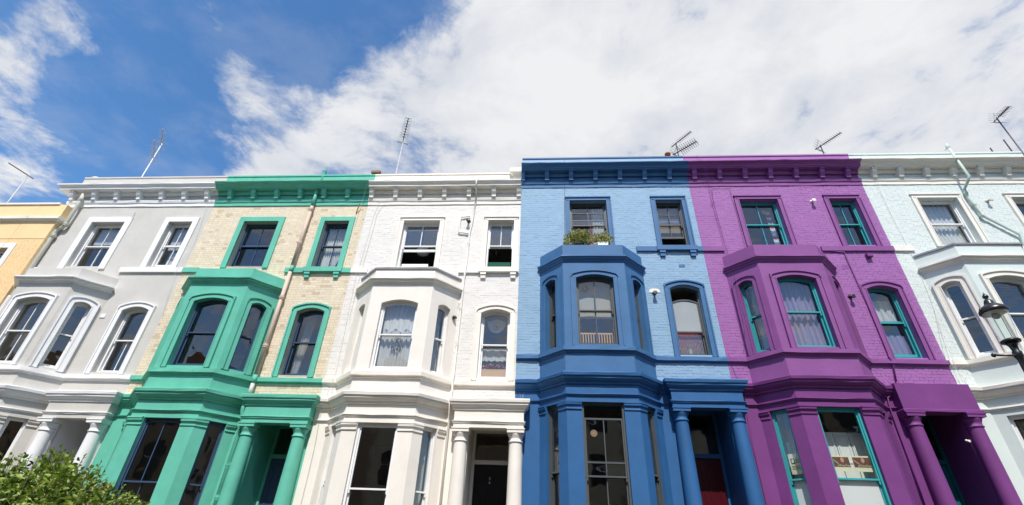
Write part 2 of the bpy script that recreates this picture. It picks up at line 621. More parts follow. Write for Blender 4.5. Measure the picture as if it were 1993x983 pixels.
    def thing(s, name, mat, label, cat, group=None, smooth=False):
        a = np.array(s.v)
        off = ((a[:, 0].min() + a[:, 0].max()) / 2, (a[:, 1].min() + a[:, 1].max()) / 2, a[:, 2].min())
        o = bpy.data.objects.new(name, s.mesh(name, off, smooth))
        o.location = off
        o.data.materials.append(MATS[mat])
        COL.objects.link(o)
        tag(o, label, cat, group)
        return o

    def struct(s, name, mat):
        o = bpy.data.objects.new(name, s.mesh(name))
        o.data.materials.append(MATS[mat])
        COL.objects.link(o)
        o['kind'] = 'structure'
        return o


def tag(o, label, cat, group=None):
    o['label'], o['category'] = label, cat
    if group:
        o['group'] = group


def empty(name, loc, label, cat, group=None):
    o = bpy.data.objects.new(name, None)
    o.location = loc
    o.empty_display_size = 0.3
    COL.objects.link(o)
    tag(o, label, cat, group)
    return o


class Frame:
    """a wall face: u along it, d into the building, z up"""
    def __init__(s, ox, oy, dx, dy):
        L = math.hypot(dx, dy)
        s.ox, s.oy, s.dx, s.dy, s.L = ox, oy, dx / L, dy / L, L

    def p(s, u, d, z):
        return (s.ox + s.dx * u - s.dy * d, s.oy + s.dy * u + s.dx * d, z)


def arch_fn(u0, u1, crown, rise):
    uc, h = (u0 + u1) / 2, (u1 - u0) / 2
    return lambda u: crown - rise * ((u - uc) / h) ** 2


def wall_face(mb, F, u0, u1, z0, z1, holes):
    """holes: (u0,u1,z0,z1,rise,reveal)"""
    us = sorted({u0, u1, *[h[0] for h in holes], *[h[1] for h in holes]})
    zs = sorted({z0, z1, *[h[2] for h in holes], *[h[3] for h in holes]})
    us = [u for u in us if u0 <= u <= u1]
    zs = [z for z in zs if z0 <= z <= z1]
    P = F.p
    for i in range(len(us) - 1):
        run = None
        for j in range(len(zs) - 1):
            uc, zc_ = (us[i] + us[i + 1]) / 2, (zs[j] + zs[j + 1]) / 2
            solid = not any(h[0] < uc < h[1] and h[2] < zc_ < h[3] for h in holes)
            if solid and run is None:
                run = zs[j]
            if run is not None and (not solid or j == len(zs) - 2):
                top = zs[j] if not solid else zs[j + 1]
                mb.add([P(us[i], 0, run), P(us[i + 1], 0, run), P(us[i + 1], 0, top), P(us[i], 0, top)], [(0, 1, 2, 3)])
                run = None
    for a, b, c, d, rise, rev in holes:
        fn = arch_fn(a, b, d, rise)
        mb.add([P(a, 0, c), P(a, rev, c), P(a, rev, d - rise), P(a, 0, d - rise)], [(0, 1, 2, 3)])
        mb.add([P(b, 0, c), P(b, rev, c), P(b, rev, d - rise), P(b, 0, d - rise)], [(3, 2, 1, 0)])
        mb.add([P(a, 0, c), P(b, 0, c), P(b, rev, c), P(a, rev, c)], [(0, 1, 2, 3)])
        n = 10 if rise else 1
        for i in range(n):
            ua, ub = a + (b - a) * i / n, a + (b - a) * (i + 1) / n
            mb.add([P(ua, 0, fn(ua)), P(ub, 0, fn(ub)), P(ub, rev, fn(ub)), P(ua, rev, fn(ua))], [(3, 2, 1, 0)])
            if rise:
                mb.add([P(ua, 0, fn(ua)), P(ub, 0, fn(ub)), P(ub, 0, d), P(ua, 0, d)], [(0, 1, 2, 3)])


def laid_bricks(u0, u1, z0, z1, holes, rng):
    """Flemish bond: yields (u, z, width, is_stretcher), cut round the holes"""
    ch = 0.075
    row = 0
    z = z0
    while z + ch <= z1 + 1e-6:
        gaps = sorted((h[0], h[1]) for h in holes if h[2] - 0.02 < z + ch and h[3] + 0.0 > z + 0.01)
        spans, c = [], u0
        for a, b in gaps:
            if a > c:
                spans.append((c, min(a, u1)))
            c = max(c, b)
        if c < u1:
            spans.append((c, u1))
        for a, b in spans:
            u = u0 - (0.16 if row % 2 else 0.0)
            st = True
            while u < b:
                w = 0.215 if st else 0.1025
                ua, ub = max(u, a), min(u + w, b)
                if ub - ua > 0.03:
                    yield ua, z, ub - ua, st and ub - ua > 0.2
                u += w + 0.01
                st = not st
        z += ch
        row += 1


def brick_solid(mb, F, u, z, w, out, rng, tint, h=0.065, slack=0.0):
    j = lambda: rng.uniform(-slack, slack)
    e = out + j()
    e2 = out + j()
    P = F.p
    b = 0.005
    mb.hexa([P(u, -e + b, z + 0.005), P(u + w, -e2 + b, z + 0.005 + j()), P(u + w, 0.01, z + 0.005), P(u, 0.01, z + 0.005),
             P(u + j(), -e, z + 0.005 + h), P(u + w + j(), -e2, z + 0.005 + h + j()), P(u + w, 0.01, z + 0.005 + h), P(u, 0.01, z + 0.005 + h)], tint)


# ------------------------------------------------------------------ windows
WIN = {}


def window(house, key, F, u0, u1, z0, z1, rise=0.0, frame='white_trim', rev=0.13, cols=(1, 1), hbars=((), ()), lift=0.0, drop=0.0, mid=0.5,
           arch=None, arch_w=0.13, arch_mat=None, glass=('window_glass', 'window_glass'), fw=0.042, label=None, upstand=0.0, bead=True, st=0.032):
    """a sash window: the box frame is the part, sashes, panes and architrave are its sub-parts"""
    WIN[(house['key'], key)] = (F, u0, u1, z0, z1, rise, rev)
    fn = arch_fn(u0, u1, z1, rise)
    fr = MB()
    fr.fbox(F, u0, u0 + fw, rev, rev + 0.13, z0, z1 - rise)
    fr.fbox(F, u1 - fw, u1, rev, rev + 0.13, z0, z1 - rise)
    fr.strip(F, u0, u1, lambda u: fn(u) - fw, fn, rev + 0.002, rev + 0.128, 10 if rise else 1)
    fr.fbox(F, u0 + fw, u1 - fw, rev - 0.03, rev + 0.13, z0, z0 + 0.045)
    win = fr.part('window', frame, house, label=label)
    a, b = u0 + fw, u1 - fw
    zb = z0 + 0.045
    zt_low = z1 - rise - fw                     # springing of the inner head
    zm = zb + (z1 - fw - zb) * mid
    rail, mr_, br_ = 0.04, 0.034, 0.065

    def top_in(u):
        return fn(u) - fw

    def sash(d, lo, up, is_top, ncol, hb, gl, dz):
        s = MB()
        n_ = 10 if (is_top and rise) else 1
        topf = (lambda u: top_in(u) + dz) if is_top else (lambda u: up + dz)
        rb = mr_ if is_top else br_
        lo_ = lo + dz
        end_t = (zt_low + dz) if is_top else up + dz
        s.fbox(F, a + 0.002, a + st, d, d + 0.042, lo_, end_t)
        s.fbox(F, b - st, b - 0.002, d, d + 0.042, lo_, end_t)
        s.fbox(F, a + st, b - st, d - 0.003, d + 0.045, lo_, lo_ + rb)
        s.strip(F, a + 0.002, b - 0.002, lambda u: topf(u) - (rail if is_top else mr_), topf, d - 0.001, d + 0.043, n_)
        ia, ib = a + st, b - st
        iz = lo_ + rb
        edges = [ia + (ib - ia) * i / ncol for i in range(ncol + 1)]
        for e in edges[1:-1]:
            s.strip(F, e - 0.011, e + 0.011, iz, lambda u: topf(u) - 0.03, d + 0.004, d + 0.038, 1)
        itop = (min(topf(ia), topf((ia + ib) / 2)) if is_top else up + dz) - 0.04
        zz = [iz] + [iz + (itop - iz) * h for h in hb]
        for h in zz[1:]:
            s.fbox(F, ia, ib, d + 0.006, d + 0.036, h - 0.011, h + 0.011)
        if not is_top:                           # sash horns belong to the upper sash
            pass
        else:
            for ue in (a + 0.004, b - 0.032):
                s.fbox(F, ue, ue + 0.028, d + 0.003, d + 0.039, lo_ - 0.07, lo_)
        s.part('sash', frame, win)
        for c in range(ncol):
            for r_ in range(len(zz)):
                zlo = zz[r_] + (0.0 if r_ == 0 else 0.011)
                zhi = (zz[r_ + 1] - 0.011) if r_ + 1 < len(zz) else (lambda u: topf(u) - 0.035)
                g = MB()
                g.strip(F, edges[c] + (0.011 if c else 0), edges[c + 1] - (0.011 if c + 1 < ncol else 0), zlo, zhi, d + 0.018, d + 0.022, n_)
                g.part('pane', gl, win)

    sash(rev + 0.025, zm - 0.019, None, True, cols[0], hbars[0], glass[0], -drop)
    sash(rev + 0.075, zb, zm + 0.019, False, cols[1], hbars[1], glass[1], lift)
    if arch:
        am = MB()
        w = arch_w
        for sgn, ue in ((-1, u0), (1, u1)):
            def seg(o0, o1, p_):
                x = sorted((ue + sgn * o0, ue + sgn * o1))
                am.fbox(F, x[0], x[1], -p_, 0.004, z0 - upstand, z1 - rise)
            if bead:
                seg(0.0, 0.022, 0.048)
                seg(0.022, w - 0.035, 0.035)
                seg(w - 0.035, w, 0.065)
            else:
                seg(0.0, w, arch)
        spr = z1 - rise
        uc, hw = (u0 + u1) / 2, (u1 - u0) / 2

        def ring(o0, o1, p_):
            f0 = arch_fn(u0 - o0, u1 + o0, z1 + o0, rise * (1 + o0 / hw * 0.4) if rise else 0.0)
            f1 = arch_fn(u0 - o1, u1 + o1, z1 + o1, rise * (1 + o1 / hw * 0.4) if rise else 0.0)
            lo = lambda u: max(spr, f0(u)) if abs(u - uc) <= hw + o0 else spr
            am.strip(F, u0 - o1, u1 + o1, lo, lambda u: max(f1(u), spr + 0.001), -p_, 0.003, 22)
        if bead:
            if rise:
                ring(0.0, 0.022, 0.0485)
                ring(0.022, w - 0.035, 0.0355)
                ring(w - 0.035, w, 0.0655)
            else:
                for o0, o1, p_ in ((0.0, 0.022, 0.0485), (0.022, w - 0.035, 0.0355), (w - 0.035, w, 0.0655)):
                    am.fbox(F, u0 - o1, u1 + o1, -p_, 0.003, z1 + o0, z1 + o1)
        else:
            if rise:
                ring(0.0, w, arch)
            else:
                am.fbox(F, u0 - w, u1 + w, -arch, 0.003, z1, z1 + w)
        am.part('architrave', arch_mat, win)
    return win


# ------------------------------------------------------------------ the terrace
ZR = dict(lint=4.67, arch=4.81, ent=5.28, sb=5.82, st=5.95, w1b=6.00, w1t=7.95, bw1t=7.90, bc=8.46, bp=8.84, s2b=8.99, s2t=9.17, w2b=9.24, w2t=10.86, fb=11.38, sl=(1.3, 5.22, 8.55, 11.35))
ZL = dict(lint=4.12, arch=4.26, ent=4.74, sb=5.13, st=5.26, w1b=5.33, w1t=7.19, bw1t=7.16, bc=7.76, bp=8.08, s2b=8.27, s2t=8.45, w2b=8.52, w2t=10.13, fb=10.75, sl=(0.9, 4.68, 7.9, 10.72))
BH, BW, BD = 0.80, 1.40, 0.62               # bay: half front width, half width at the wall, projection
HOUSES = {}


def make_house(key, x0, x1, ax, Z, name, label, wall_m, brick_m, trim_m, gf_m, bay_m, frame_m, cfg, corbels, frieze_m=None, end_caps=(False, False), cornice_m=None):
    H = empty(name, (ax, 0, 0), label, 'house')
    H['key'] = key
    HOUSES[key] = H
    cornice_m = cornice_m or trim_m
    frieze_m = frieze_m or wall_m
    top = Z['fb'] + 1.28
    cs, dc = ax + 0.03, ax + 2.42               # window axis above the bay, door axis
    bl, fl, frr, br = ax - BW, ax - BH, ax + BH, ax + BW
    FW = Frame(0, 0, 1, 0)
    FLc = Frame(bl, 0, fl - bl, -BD)
    FF = Frame(fl, -BD, frr - fl, 0)
    FRc = Frame(frr, -BD, br - frr, BD)
    CL = FLc.L
    aw = cfg.get('arch_w', 0.14)
    w2 = [(cs - 0.55, cs + 0.55), (dc - 0.385, dc + 0.385)]
    holes = [(w2[0][0], w2[0][1], Z['w2b'], Z['w2t'], 0.0, 0.26), (w2[1][0], w2[1][1], Z['w2b'], Z['w2t'], 0.0, 0.26),
             (w2[1][0], w2[1][1], Z['w1b'], Z['w1t'], 0.11, 0.26)]
    gh = (dc - 0.47, dc + 0.47, Z['sl'][0], Z['lint'], 0.0, 0.05)
    bay1 = (bl + 0.06, br - 0.06, Z['w1b'] - 0.2, Z['bc'] - 0.15, 0.0, 0.26)
    bay0 = (bl + 0.06, br - 0.06, Z['sl'][0], Z['lint'] + 0.05, 0.0, 0.26)
    # upper wall
    w = MB()
    wall_face(w, FW, x0, x1, Z['ent'] - 0.05, Z['fb'] + 0.02, holes + [bay1])
    w.part('wall', wall_m, H)
    g = MB()
    wall_face(g, FW, x0, x1, 0.0, Z['ent'] - 0.05, [gh, bay0])
    g.part('ground_floor_wall', gf_m, H)
    f = MB()
    wall_face(f, FW, x0, x1, Z['fb'] + 0.02, Z['fb'] + 0.7, [])
    f.part('frieze', frieze_m, H)
    p = MB()
    p.box(x0, x1, 0.0, 0.24, Z['fb'] + 0.7, top - 0.05)
    p.part('parapet', cfg.get('parapet_m', wall_m), H)
    p = MB()
    p.box(x0, x1, -0.025, 0.27, top - 0.05, top)
    p.part('coping', cfg.get('coping_m', cfg.get('parapet_m', wall_m)), H)
    # shell: party walls, back, floors, roof
    s = MB()
    e = 0.012
    s.box(x0 + e, x0 + 0.11, 0.262, 4.6, 0.0, top - 0.9)
    s.box(x1 - 0.11, x1 - e, 0.262, 4.6, 0.0, top - 0.9)
    s.box(x0 + 0.11, x1 - 0.11, 4.45, 4.6, 0.0, top - 0.9)
    for zf in Z['sl'][1:]:
        s.box(x0 + 0.11, x1 - 0.11, 0.03, 4.45, zf - 0.15, zf + 0.05)
    s.box(x0 + 0.11, x1 - 0.11, 0.03, 4.45, 0.0, Z['sl'][0] - 0.11)
    s.box(dc - 0.59, dc - 0.49, 0.03, 4.45, Z['sl'][0], Z['sl'][1] - 0.15)
    s.part('interior_walls', 'room_plaster', H)
    s = MB()
    s.box(x0 + e, x1 - e, 0.24, 4.6, top - 0.9, top - 0.75)
    s.part('roof', 'roof_slate', H)
    # brick skin
    if brick_m:
        rng = random.Random(hash(key) % 1000 if False else sum(map(ord, key)))
        bh = [(a - 0.0, b + 0.0, c, d - 0.0) for a, b, c, d, _, _ in holes] + [(bl, br, 0, Z['bp'] - 0.02)]
        bm = MB()
        allb = list(laid_bricks(x0 + 0.004, x1 - 0.004, Z['ent'] + 0.02, Z['fb'], bh, rng))
        singles = []
        if cfg.get('single_bricks'):
            hid = lambda u, z, w_: any(a - aw - 0.01 < u + w_ and b + aw + 0.01 > u and c - 0.15 < z + 0.07 and d + aw > z for a, b, c, d, _, _ in holes) or Z['sb'] - 0.06 < z < Z['st'] + 0.01 or Z['s2b'] - 0.06 < z < Z['s2t'] + 0.01
            cand = [b for b in allb if b[3] and not hid(b[0], b[1], b[2])]
            cand.sort(key=lambda b: b[1])
            singles = cand[:300]
            ss = set((b[0], b[1]) for b in singles)
            allb = [b for b in allb if (b[0], b[1]) not in ss]
        slack = 0.0012 if cfg.get('single_bricks') else 0.0042
        out = 0.006 if cfg.get('single_bricks') else 0.0095
        for u, z, wd, stt in allb:
            brick_solid(bm, FW, u, z, wd, out, rng, rng.random(), h=0.065 if cfg.get('single_bricks') else 0.067, slack=slack)
        bo = bm.part('brickwork', brick_m, H, kind='stuff')
        if singles:
            one = MB()
            brick_solid(one, Frame(0, 0, 1, 0), 0, 0, 0.215, 0.006, rng, 0.5)
            me = one.mesh('brick')
            me.materials.append(MATS['stock_brick_single'])
            for u, z, wd, stt in singles:
                ob = bpy.data.objects.new('brick', me)
                ob.location = (u - ax, rng.uniform(-0.0015, 0.0015), z)
                ob.scale = (wd / 0.215, 1, 1)
                COL.objects.link(ob)
                ob.parent = H
    # the bay
    bay = MB()
    cw = (CL / 2 - 0.19, CL / 2 + 0.19)
    b1 = [(BH - 0.475, BH + 0.475, Z['w1b'], Z['bw1t'], 0.10, 0.20)]
    c1 = [(cw[0], cw[1], Z['w1b'], Z['bw1t'], 0.075, 0.20)]
    z_mid = Z['ent'] - 0.1
    for F_, hs in ((FLc, c1), (FF, b1), (FRc, c1)):
        wall_face(bay, F_, 0, F_.L, z_mid, Z['bp'], hs)
    bay.add([(bl, 0, Z['bp']), (fl, -BD, Z['bp']), (frr, -BD, Z['bp']), (br, 0, Z['bp'])], [(0, 1, 2, 3)])
    bo = bay.part('bay', bay_m, H)
    if cfg.get('lead'):
        q = MB()
        q.sweep([(bl, 0), (fl, -BD), (frr, -BD), (br, 0)], [(-0.2, Z['bp'] + 0.002), (0.03, Z['bp'] + 0.002), (0.035, Z['bp'] - 0.02), (0.04, Z['bp'] + 0.025), (-0.2, Z['bp'] + 0.05)])
        q.part('lead_flashing', 'lead_sheet', bo)
    bg_ = MB()
    gz = Z['lint'] - 0.03
    c0 = [(0.22, 0.60, Z['sl'][0] + 0.9, gz, 0.0, 0.16)]
    c0r = [(CL - 0.60, CL - 0.22, Z['sl'][0] + 0.9, gz, 0.0, 0.16)]
    b0 = [(BH - 0.46, BH + 0.46, Z['sl'][0] + 0.9, gz, 0.0, 0.16)]
    for F_, hs in ((FLc, c0), (FF, b0), (FRc, c0r)):
        wall_face(bg_, F_, 0, F_.L, 0.0, z_mid, hs)
    bgo = bg_.part('ground_floor_bay', gf_m, H)
    # floor/ceiling inside the bay
    for za, zb_ in ((Z['sl'][1] - 0.15, Z['sl'][1] + 0.05), (Z['bc'] - 0.2, Z['bc'] - 0.1)):
        q = MB()
        v = [(bl + 0.06, 0.03), (fl + 0.02, -BD + 0.03), (frr - 0.02, -BD + 0.03), (br - 0.06, 0.03)]
        q.add([(x, y, za) for x, y in v] + [(x, y, zb_) for x, y in v], [(3, 2, 1, 0), (4, 5, 6, 7), (0, 1, 5, 4), (1, 2, 6, 5), (2, 3, 7, 6), (3, 0, 4, 7)])
        q.part('bay_floor', 'room_plaster', bo)
    # mouldings
    path = [(x0, 0), (bl, 0), (fl, -BD), (frr, -BD), (br, 0), (x1, 0)]
    pl, pr = dc - 0.80, dc + 0.80
    path_e = [(x0, 0), (bl, 0), (fl, -BD), (frr, -BD), (br, 0), (pl + 0.02, 0)]
    sill = MB()
    so = cfg.get('sill_out', 0.085)
    sill.sweep(path, [(-0.01, Z['sb'] - 0.04), (0.025, Z['sb'] - 0.035), (0.03, Z['sb']), (so, Z['sb'] + 0.012), (so, Z['st'] - 0.02), (-0.01, Z['st'])])
    sill.part('sill_course', cfg.get('sill_m', trim_m), H)
    en = Z['ent']
    cor_prof = [(-0.01, en - 0.25), (0.035, en - 0.245), (0.04, en - 0.20), (0.075, en - 0.185), (0.13, en - 0.135), (0.135, en - 0.09), (0.165, en - 0.08), (0.175, en - 0.02), (0.17, en), (-0.01, en + 0.03)]
    cm = MB()
    cm.sweep(path_e, cor_prof)
    cm.part('entablature_cornice', cfg.get('ent_m', trim_m), H)
    am = MB()
    z_ = Z['arch']
    am.sweep(path_e, [(-0.01, z_ - 0.05), (0.022, z_ - 0.045), (0.026, z_ - 0.02), (0.05, z_ - 0.012), (0.05, z_ + 0.005), (-0.01, z_ + 0.02)])
    am.part('architrave_band', cfg.get('ent_m', trim_m), H)
    # bay cornice
    bcz = Z['bc']
    bm_ = MB()
    big = cfg.get('bay_cornice', 0.11)
    bm_.sweep([(bl, 0.02), (bl, 0), (fl, -BD), (frr, -BD), (br, 0), (br, 0.02)][1:-1],
              [(-0.01, bcz - 0.16), (0.02, bcz - 0.155), (0.035, bcz - 0.11), (big * 0.62, bcz - 0.095), (big * 0.7, bcz - 0.05), (big, bcz - 0.04), (big, bcz), (-0.01, bcz + 0.025)])
    bm_.part('bay_cornice', cfg.get('bc_m', trim_m), H)
    # storey string with the sill of the side window
    for xa, xb in ((x0, bl + 0.1), (br - 0.1, x1))[(1 if key == 'blue' else 0):]:
        s2 = MB()
        s2.box(xa, xb, -0.062, 0.005, Z['s2b'] + 0.03, Z['s2t'])
        s2.part('string_course', cfg.get('string_m', trim_m), H)
    if cfg.get('bracket', True):
        s2 = MB()
        s2.box(w2[1][0] - aw - 0.03, w2[1][1] + aw + 0.03, -0.105, 0.004, Z['s2b'] + 0.045, Z['s2t'] + 0.012)
        so_ = s2.part('sill', cfg.get('string_m', trim_m), H)
        for ub in (w2[1][0] - aw + 0.03, w2[1][1] + aw - 0.19):
            bk = MB()
            bk.box(ub, ub + 0.16, -0.09, 0.0, Z['s2b'] - 0.035, Z['s2b'] + 0.044)
            bk.box(ub + 0.012, ub + 0.148, -0.065, 0.0, Z['s2b'] - 0.14, Z['s2b'] - 0.035)
            bk.part('bracket', cfg.get('string_m', trim_m), so_)
    # frieze string, main cornice, corbels
    fb = Z['fb']
    xs0, xs1 = x0 - (0.3 if end_caps[0] else 0), x1 + (0.3 if end_caps[1] else 0)
    fs = MB()
    fs.sweep([(x0, 0), (x1, 0)], [(-0.01, fb - 0.005), (0.03, fb), (0.03, fb + 0.11), (0.055, fb + 0.125), (0.075, fb + 0.19), (0.075, fb + 0.215), (-0.01, fb + 0.235)])
    fs.part('frieze_moulding', cornice_m, H)
    c0_ = fb + 0.53
    mc = MB()
    pathc = [(x0, 0), (x1, 0)]
    if end_caps[0]:
        pathc = [(x0 + 0.02, 0.5), (x0 + 0.02, 0)] + pathc[1:]
    raked = [(-0.01, c0_ - 0.12), (0.06, c0_ - 0.115), (0.085, c0_ - 0.05), (0.10, c0_ - 0.04), (0.10, c0_), (0.255, c0_ + 0.006), (0.258, c0_ + 0.035), (0.28, c0_ + 0.042), (0.29, c0_ + 0.08), (0.335, c0_ + 0.115), (0.418, c0_ + 0.143), (0.422, c0_ + 0.166), (-0.01, c0_ + 0.235)]
    upright = [(-0.01, c0_ - 0.12), (0.06, c0_ - 0.115), (0.085, c0_ - 0.05), (0.10, c0_ - 0.04), (0.10, c0_), (0.29, c0_ + 0.006), (0.292, c0_ + 0.07), (0.31, c0_ + 0.075), (0.325, c0_ + 0.11), (0.365, c0_ + 0.135), (0.37, c0_ + 0.18), (-0.01, c0_ + 0.235)]
    mc.sweep(pathc, upright if cfg.get('upright_cornice') else raked)
    mc.part('cornice', cornice_m, H)
    for cx in corbels:
        if not (x0 - 0.03 < cx < x1 - 0.03):
            continue
        k = MB()
        prof = [(0.0, c0_ + 0.002), (-0.225, c0_ + 0.002), (-0.23, c0_ - 0.045), (-0.21, c0_ - 0.055), (-0.212, c0_ - 0.10), (-0.185, c0_ - 0.16), (-0.14, c0_ - 0.22), (-0.125, c0_ - 0.26), (-0.13, c0_ - 0.29), (-0.11, c0_ - 0.305), (0.0, c0_ - 0.305)]
        n = len(prof)
        hw = 0.064
        xa, xb = max(cx - hw, x0 + 0.003), min(cx + hw, x1 - 0.003)
        k.add([(xa, y, z) for y, z in prof] + [(xb, y, z) for y, z in prof],
              [tuple(range(n)), tuple(range(2 * n - 1, n - 1, -1))] + [(i, n + i, n + (i + 1) % n, (i + 1) % n) for i in range(n)])
        k.box(xa - 0.008, xb + 0.008, -0.238, 0.0, c0_ - 0.035, c0_ - 0.003)
        k.part('corbel', cornice_m, H)
    # ground-floor pier capitals
    zc_ = gz
    def capital(pth, nm='capital'):
        k = MB()
        k.sweep(pth, [(-0.005, zc_ - 0.17), (0.022, zc_ - 0.165), (0.022, zc_ - 0.135), (0.008, zc_ - 0.125), (0.01, zc_ - 0.10), (0.045, zc_ - 0.07), (0.05, zc_ - 0.03), (0.06, zc_ - 0.02), (0.06, zc_ + 0.006), (-0.005, zc_ + 0.012)])
        if cfg.get('capitals', True):
            k.part(nm, gf_m, bgo)
    P2 = lambda F_, u: F_.p(u, 0, 0)[:2]
    capital([P2(FLc, 0.605), (fl, -BD), P2(FF, BH - 0.465)])
    capital([P2(FF, BH + 0.465), (frr, -BD), P2(FRc, CL - 0.605)])
    capital([P2(FLc, 0.0), P2(FLc, 0.215)])
    capital([P2(FRc, CL - 0.215), P2(FRc, CL)])
    # porch: entablature, columns, door
    py = -0.24
    pe = MB()
    pe.box(pl, pr, py, 0.004, Z['lint'], Z['ent'] - 0.02 if not cfg.get('plain_porch') else Z['ent'] + 0.02)
    peo = pe.part('porch_entablature', cfg.get('porch_m', gf_m), H)
    ppath = [(pl, 0.0), (pl, py), (pr, py), (pr, 0.0)]
    if cfg.get('plain_porch'):
        k = MB()
        k.sweep(ppath, [(-0.003, Z['lint'] + 0.003), (0.03, Z['lint'] + 0.003), (0.03, Z['lint'] + 0.05), (-0.003, Z['lint'] + 0.07)])
        k.part('lip', cfg.get('porch_m', gf_m), peo)
    else:
        k = MB()
        k.sweep(ppath, [(o * 0.8, z + 0.012) for o, z in cor_prof])
        k.part('porch_cornice', cfg.get('ent_m', trim_m), peo)
        k = MB()
        k.sweep(ppath, [(-0.01, z_ - 0.05), (0.022, z_ - 0.045), (0.026, z_ - 0.02), (0.045, z_ - 0.012), (0.045, z_ + 0.005), (-0.01, z_ + 0.02)])
        k.part('architrave_band', cfg.get('ent_m', trim_m), peo)
    for sx in (-0.625, 0.625):
        cx, cy, zt = dc + sx, -0.10, Z['lint'] - 0.003
        c = MB()
        prof = [(0.215, Z['sl'][0] - 0.5), (0.215, Z['sl'][0] + 0.05), (0.19, Z['sl'][0] + 0.1)]
        for i in range(9):
            t = i / 8
            prof.append((0.178 - 0.034 * t ** 1.6, Z['sl'][0] + 0.12 + (zt - 0.30 - Z['sl'][0] - 0.12) * t))
        prof += [(0.144, zt - 0.295), (0.163, zt - 0.285), (0.165, zt - 0.265), (0.146, zt - 0.255), (0.146, zt - 0.20), (0.15, zt - 0.19), (0.178, zt - 0.13), (0.186, zt - 0.095)]
        c.lathe(cx, cy, prof, 28)
        co = c.part('column', cfg.get('col_m', gf_m), H, smooth=True)
        c = MB()
        c.box(cx - 0.192, cx + 0.192, cy - 0.192, cy + 0.12, zt - 0.095, zt - 0.03)
        c.box(cx - 0.205, cx + 0.205, cy - 0.205, cy + 0.12, zt - 0.03, zt)
        c.part('abacus', cfg.get('col_m', gf_m), co)
        c = MB()                                # respond pilaster behind the column
        c.box(cx - 0.15, cx + 0.15, -0.03, 0.01, Z['sl'][0] - 0.5, zt)
        c.part('pilaster', cfg.get('col_m', gf_m), H)
    # door set
    dy = 0.86
    rc = MB()
    xa, xb, zc2 = dc - 0.475, dc + 0.475, Z['lint'] + 0.22
    rc.add([(xa, 0.05, Z['sl'][0]), (xa, dy + 0.1, Z['sl'][0]), (xa, dy + 0.1, zc2), (xa, 0.05, zc2)], [(0, 1, 2, 3)])
    rc.add([(xb, 0.05, Z['sl'][0]), (xb, dy + 0.1, Z['sl'][0]), (xb, dy + 0.1, zc2), (xb, 0.05, zc2)], [(3, 2, 1, 0)])
    rc.add([(xa, 0.05, zc2), (xb, 0.05, zc2), (xb, dy + 0.1, zc2), (xa, dy + 0.1, zc2)], [(3, 2, 1, 0)])
    rc.add([(xa, 0.05, Z['lint']), (xb, 0.05, Z['lint']), (xb, 0.05, zc2), (xa, 0.05, zc2)], [(0, 1, 2, 3)])
    rc.part('porch_recess', cfg.get('recess_m', gf_m), H)
    rc = MB()
    rc.box(xa + 0.004, xb - 0.004, 0.05, dy + 0.1, Z['sl'][0] - 0.1, Z['sl'][0] + 0.01)
    rc.part('porch_floor', 'paving', H)
    d0, d1, zf = dc - 0.47, dc + 0.47, Z['sl'][0]
    dtop, hd = Z['arch'] - (1.02 if Z is ZR else 0.74), Z['lint'] + 0.22
    fm = MB()
    fm.box(d0, d0 + 0.07, dy - 0.02, dy + 0.08, zf, hd)
    fm.box(d1 - 0.07, d1, dy - 0.02, dy + 0.08, zf, hd)
    fm.box(d0 + 0.07, d1 - 0.07, dy - 0.02, dy + 0.08, hd - 0.10, hd)
    fm.box(d0 + 0.07, d1 - 0.07, dy - 0.04, dy + 0.08, dtop, dtop + 0.09)
    dset = fm.part('door_frame', cfg.get('door_frame_m', gf_m), H)
    q = MB()
    q.box(d0 + 0.07, d1 - 0.07, dy + 0.02, dy + 0.026, dtop + 0.09, hd - 0.10)
    q.part('fanlight', 'window_glass', dset)
    q = MB()
    q.box(d0 + 0.072, d1 - 0.072, dy + 0.01, dy + 0.06, zf + 0.01, dtop - 0.002)
    wdt = (d1 - d0 - 0.144)
    for i in range(2):
        for za, zb_ in ((zf + 0.2, zf + 0.95), (zf + 1.1, dtop - 0.16)):
            xa = d0 + 0.072 + 0.1 + i * (wdt - 0.1) / 2
            xb = xa + wdt / 2 - 0.15
            q.box(xa, xb, dy - 0.002, dy + 0.012, za, za + 0.03)
            q.box(xa, xb, dy - 0.002, dy + 0.012, zb_ - 0.03, zb_)
            q.box(xa, xa + 0.03, dy - 0.002, dy + 0.012, za + 0.03, zb_ - 0.03)
            q.box(xb - 0.03, xb, dy - 0.002, dy + 0.012, za + 0.03, zb_ - 0.03)
    q.part('door', cfg['door_m'], dset)
    stp = MB()
    for i in range(int(zf / 0.17)):
        stp.box(dc - 0.62, dc + 0.62, -0.05 - 0.28 * (int(zf / 0.17) - i), 0.0 if i else 0.0, 0.17 * i, 0.17 * (i + 1) - 0.004)
    stp.part('entrance_steps', 'paving', H)
    # windows
    WC = cfg['win']
    def W(k, F_, a, b, zb_, zt, rise, **kw):
        c = dict(frame=frame_m, arch_mat=cfg.get('arch_m', trim_m), arch_w=aw, bead=cfg.get('bead', True), arch=cfg.get('arch', 0.035))
        c.update(kw)
        c.update(WC.get(k, {}))
        window(H, k, F_, a, b, zb_, zt, rise, **c)
    W('w2L', FW, w2[0][0], w2[0][1], Z['w2b'], Z['w2t'], 0.0, upstand=0.06)
    W('w2R', FW, w2[1][0], w2[1][1], Z['w2b'], Z['w2t'], 0.0, upstand=0.06)
    W('w1R', FW, w2[1][0], w2[1][1], Z['w1b'], Z['w1t'], 0.11, upstand=0.05)
    ba = cfg.get('bay_arch', True)
    W('bF', FF, BH - 0.475, BH + 0.475, Z['w1b'], Z['bw1t'], 0.10, rev=0.11, upstand=0.05, **({} if ba else {'arch': None}))
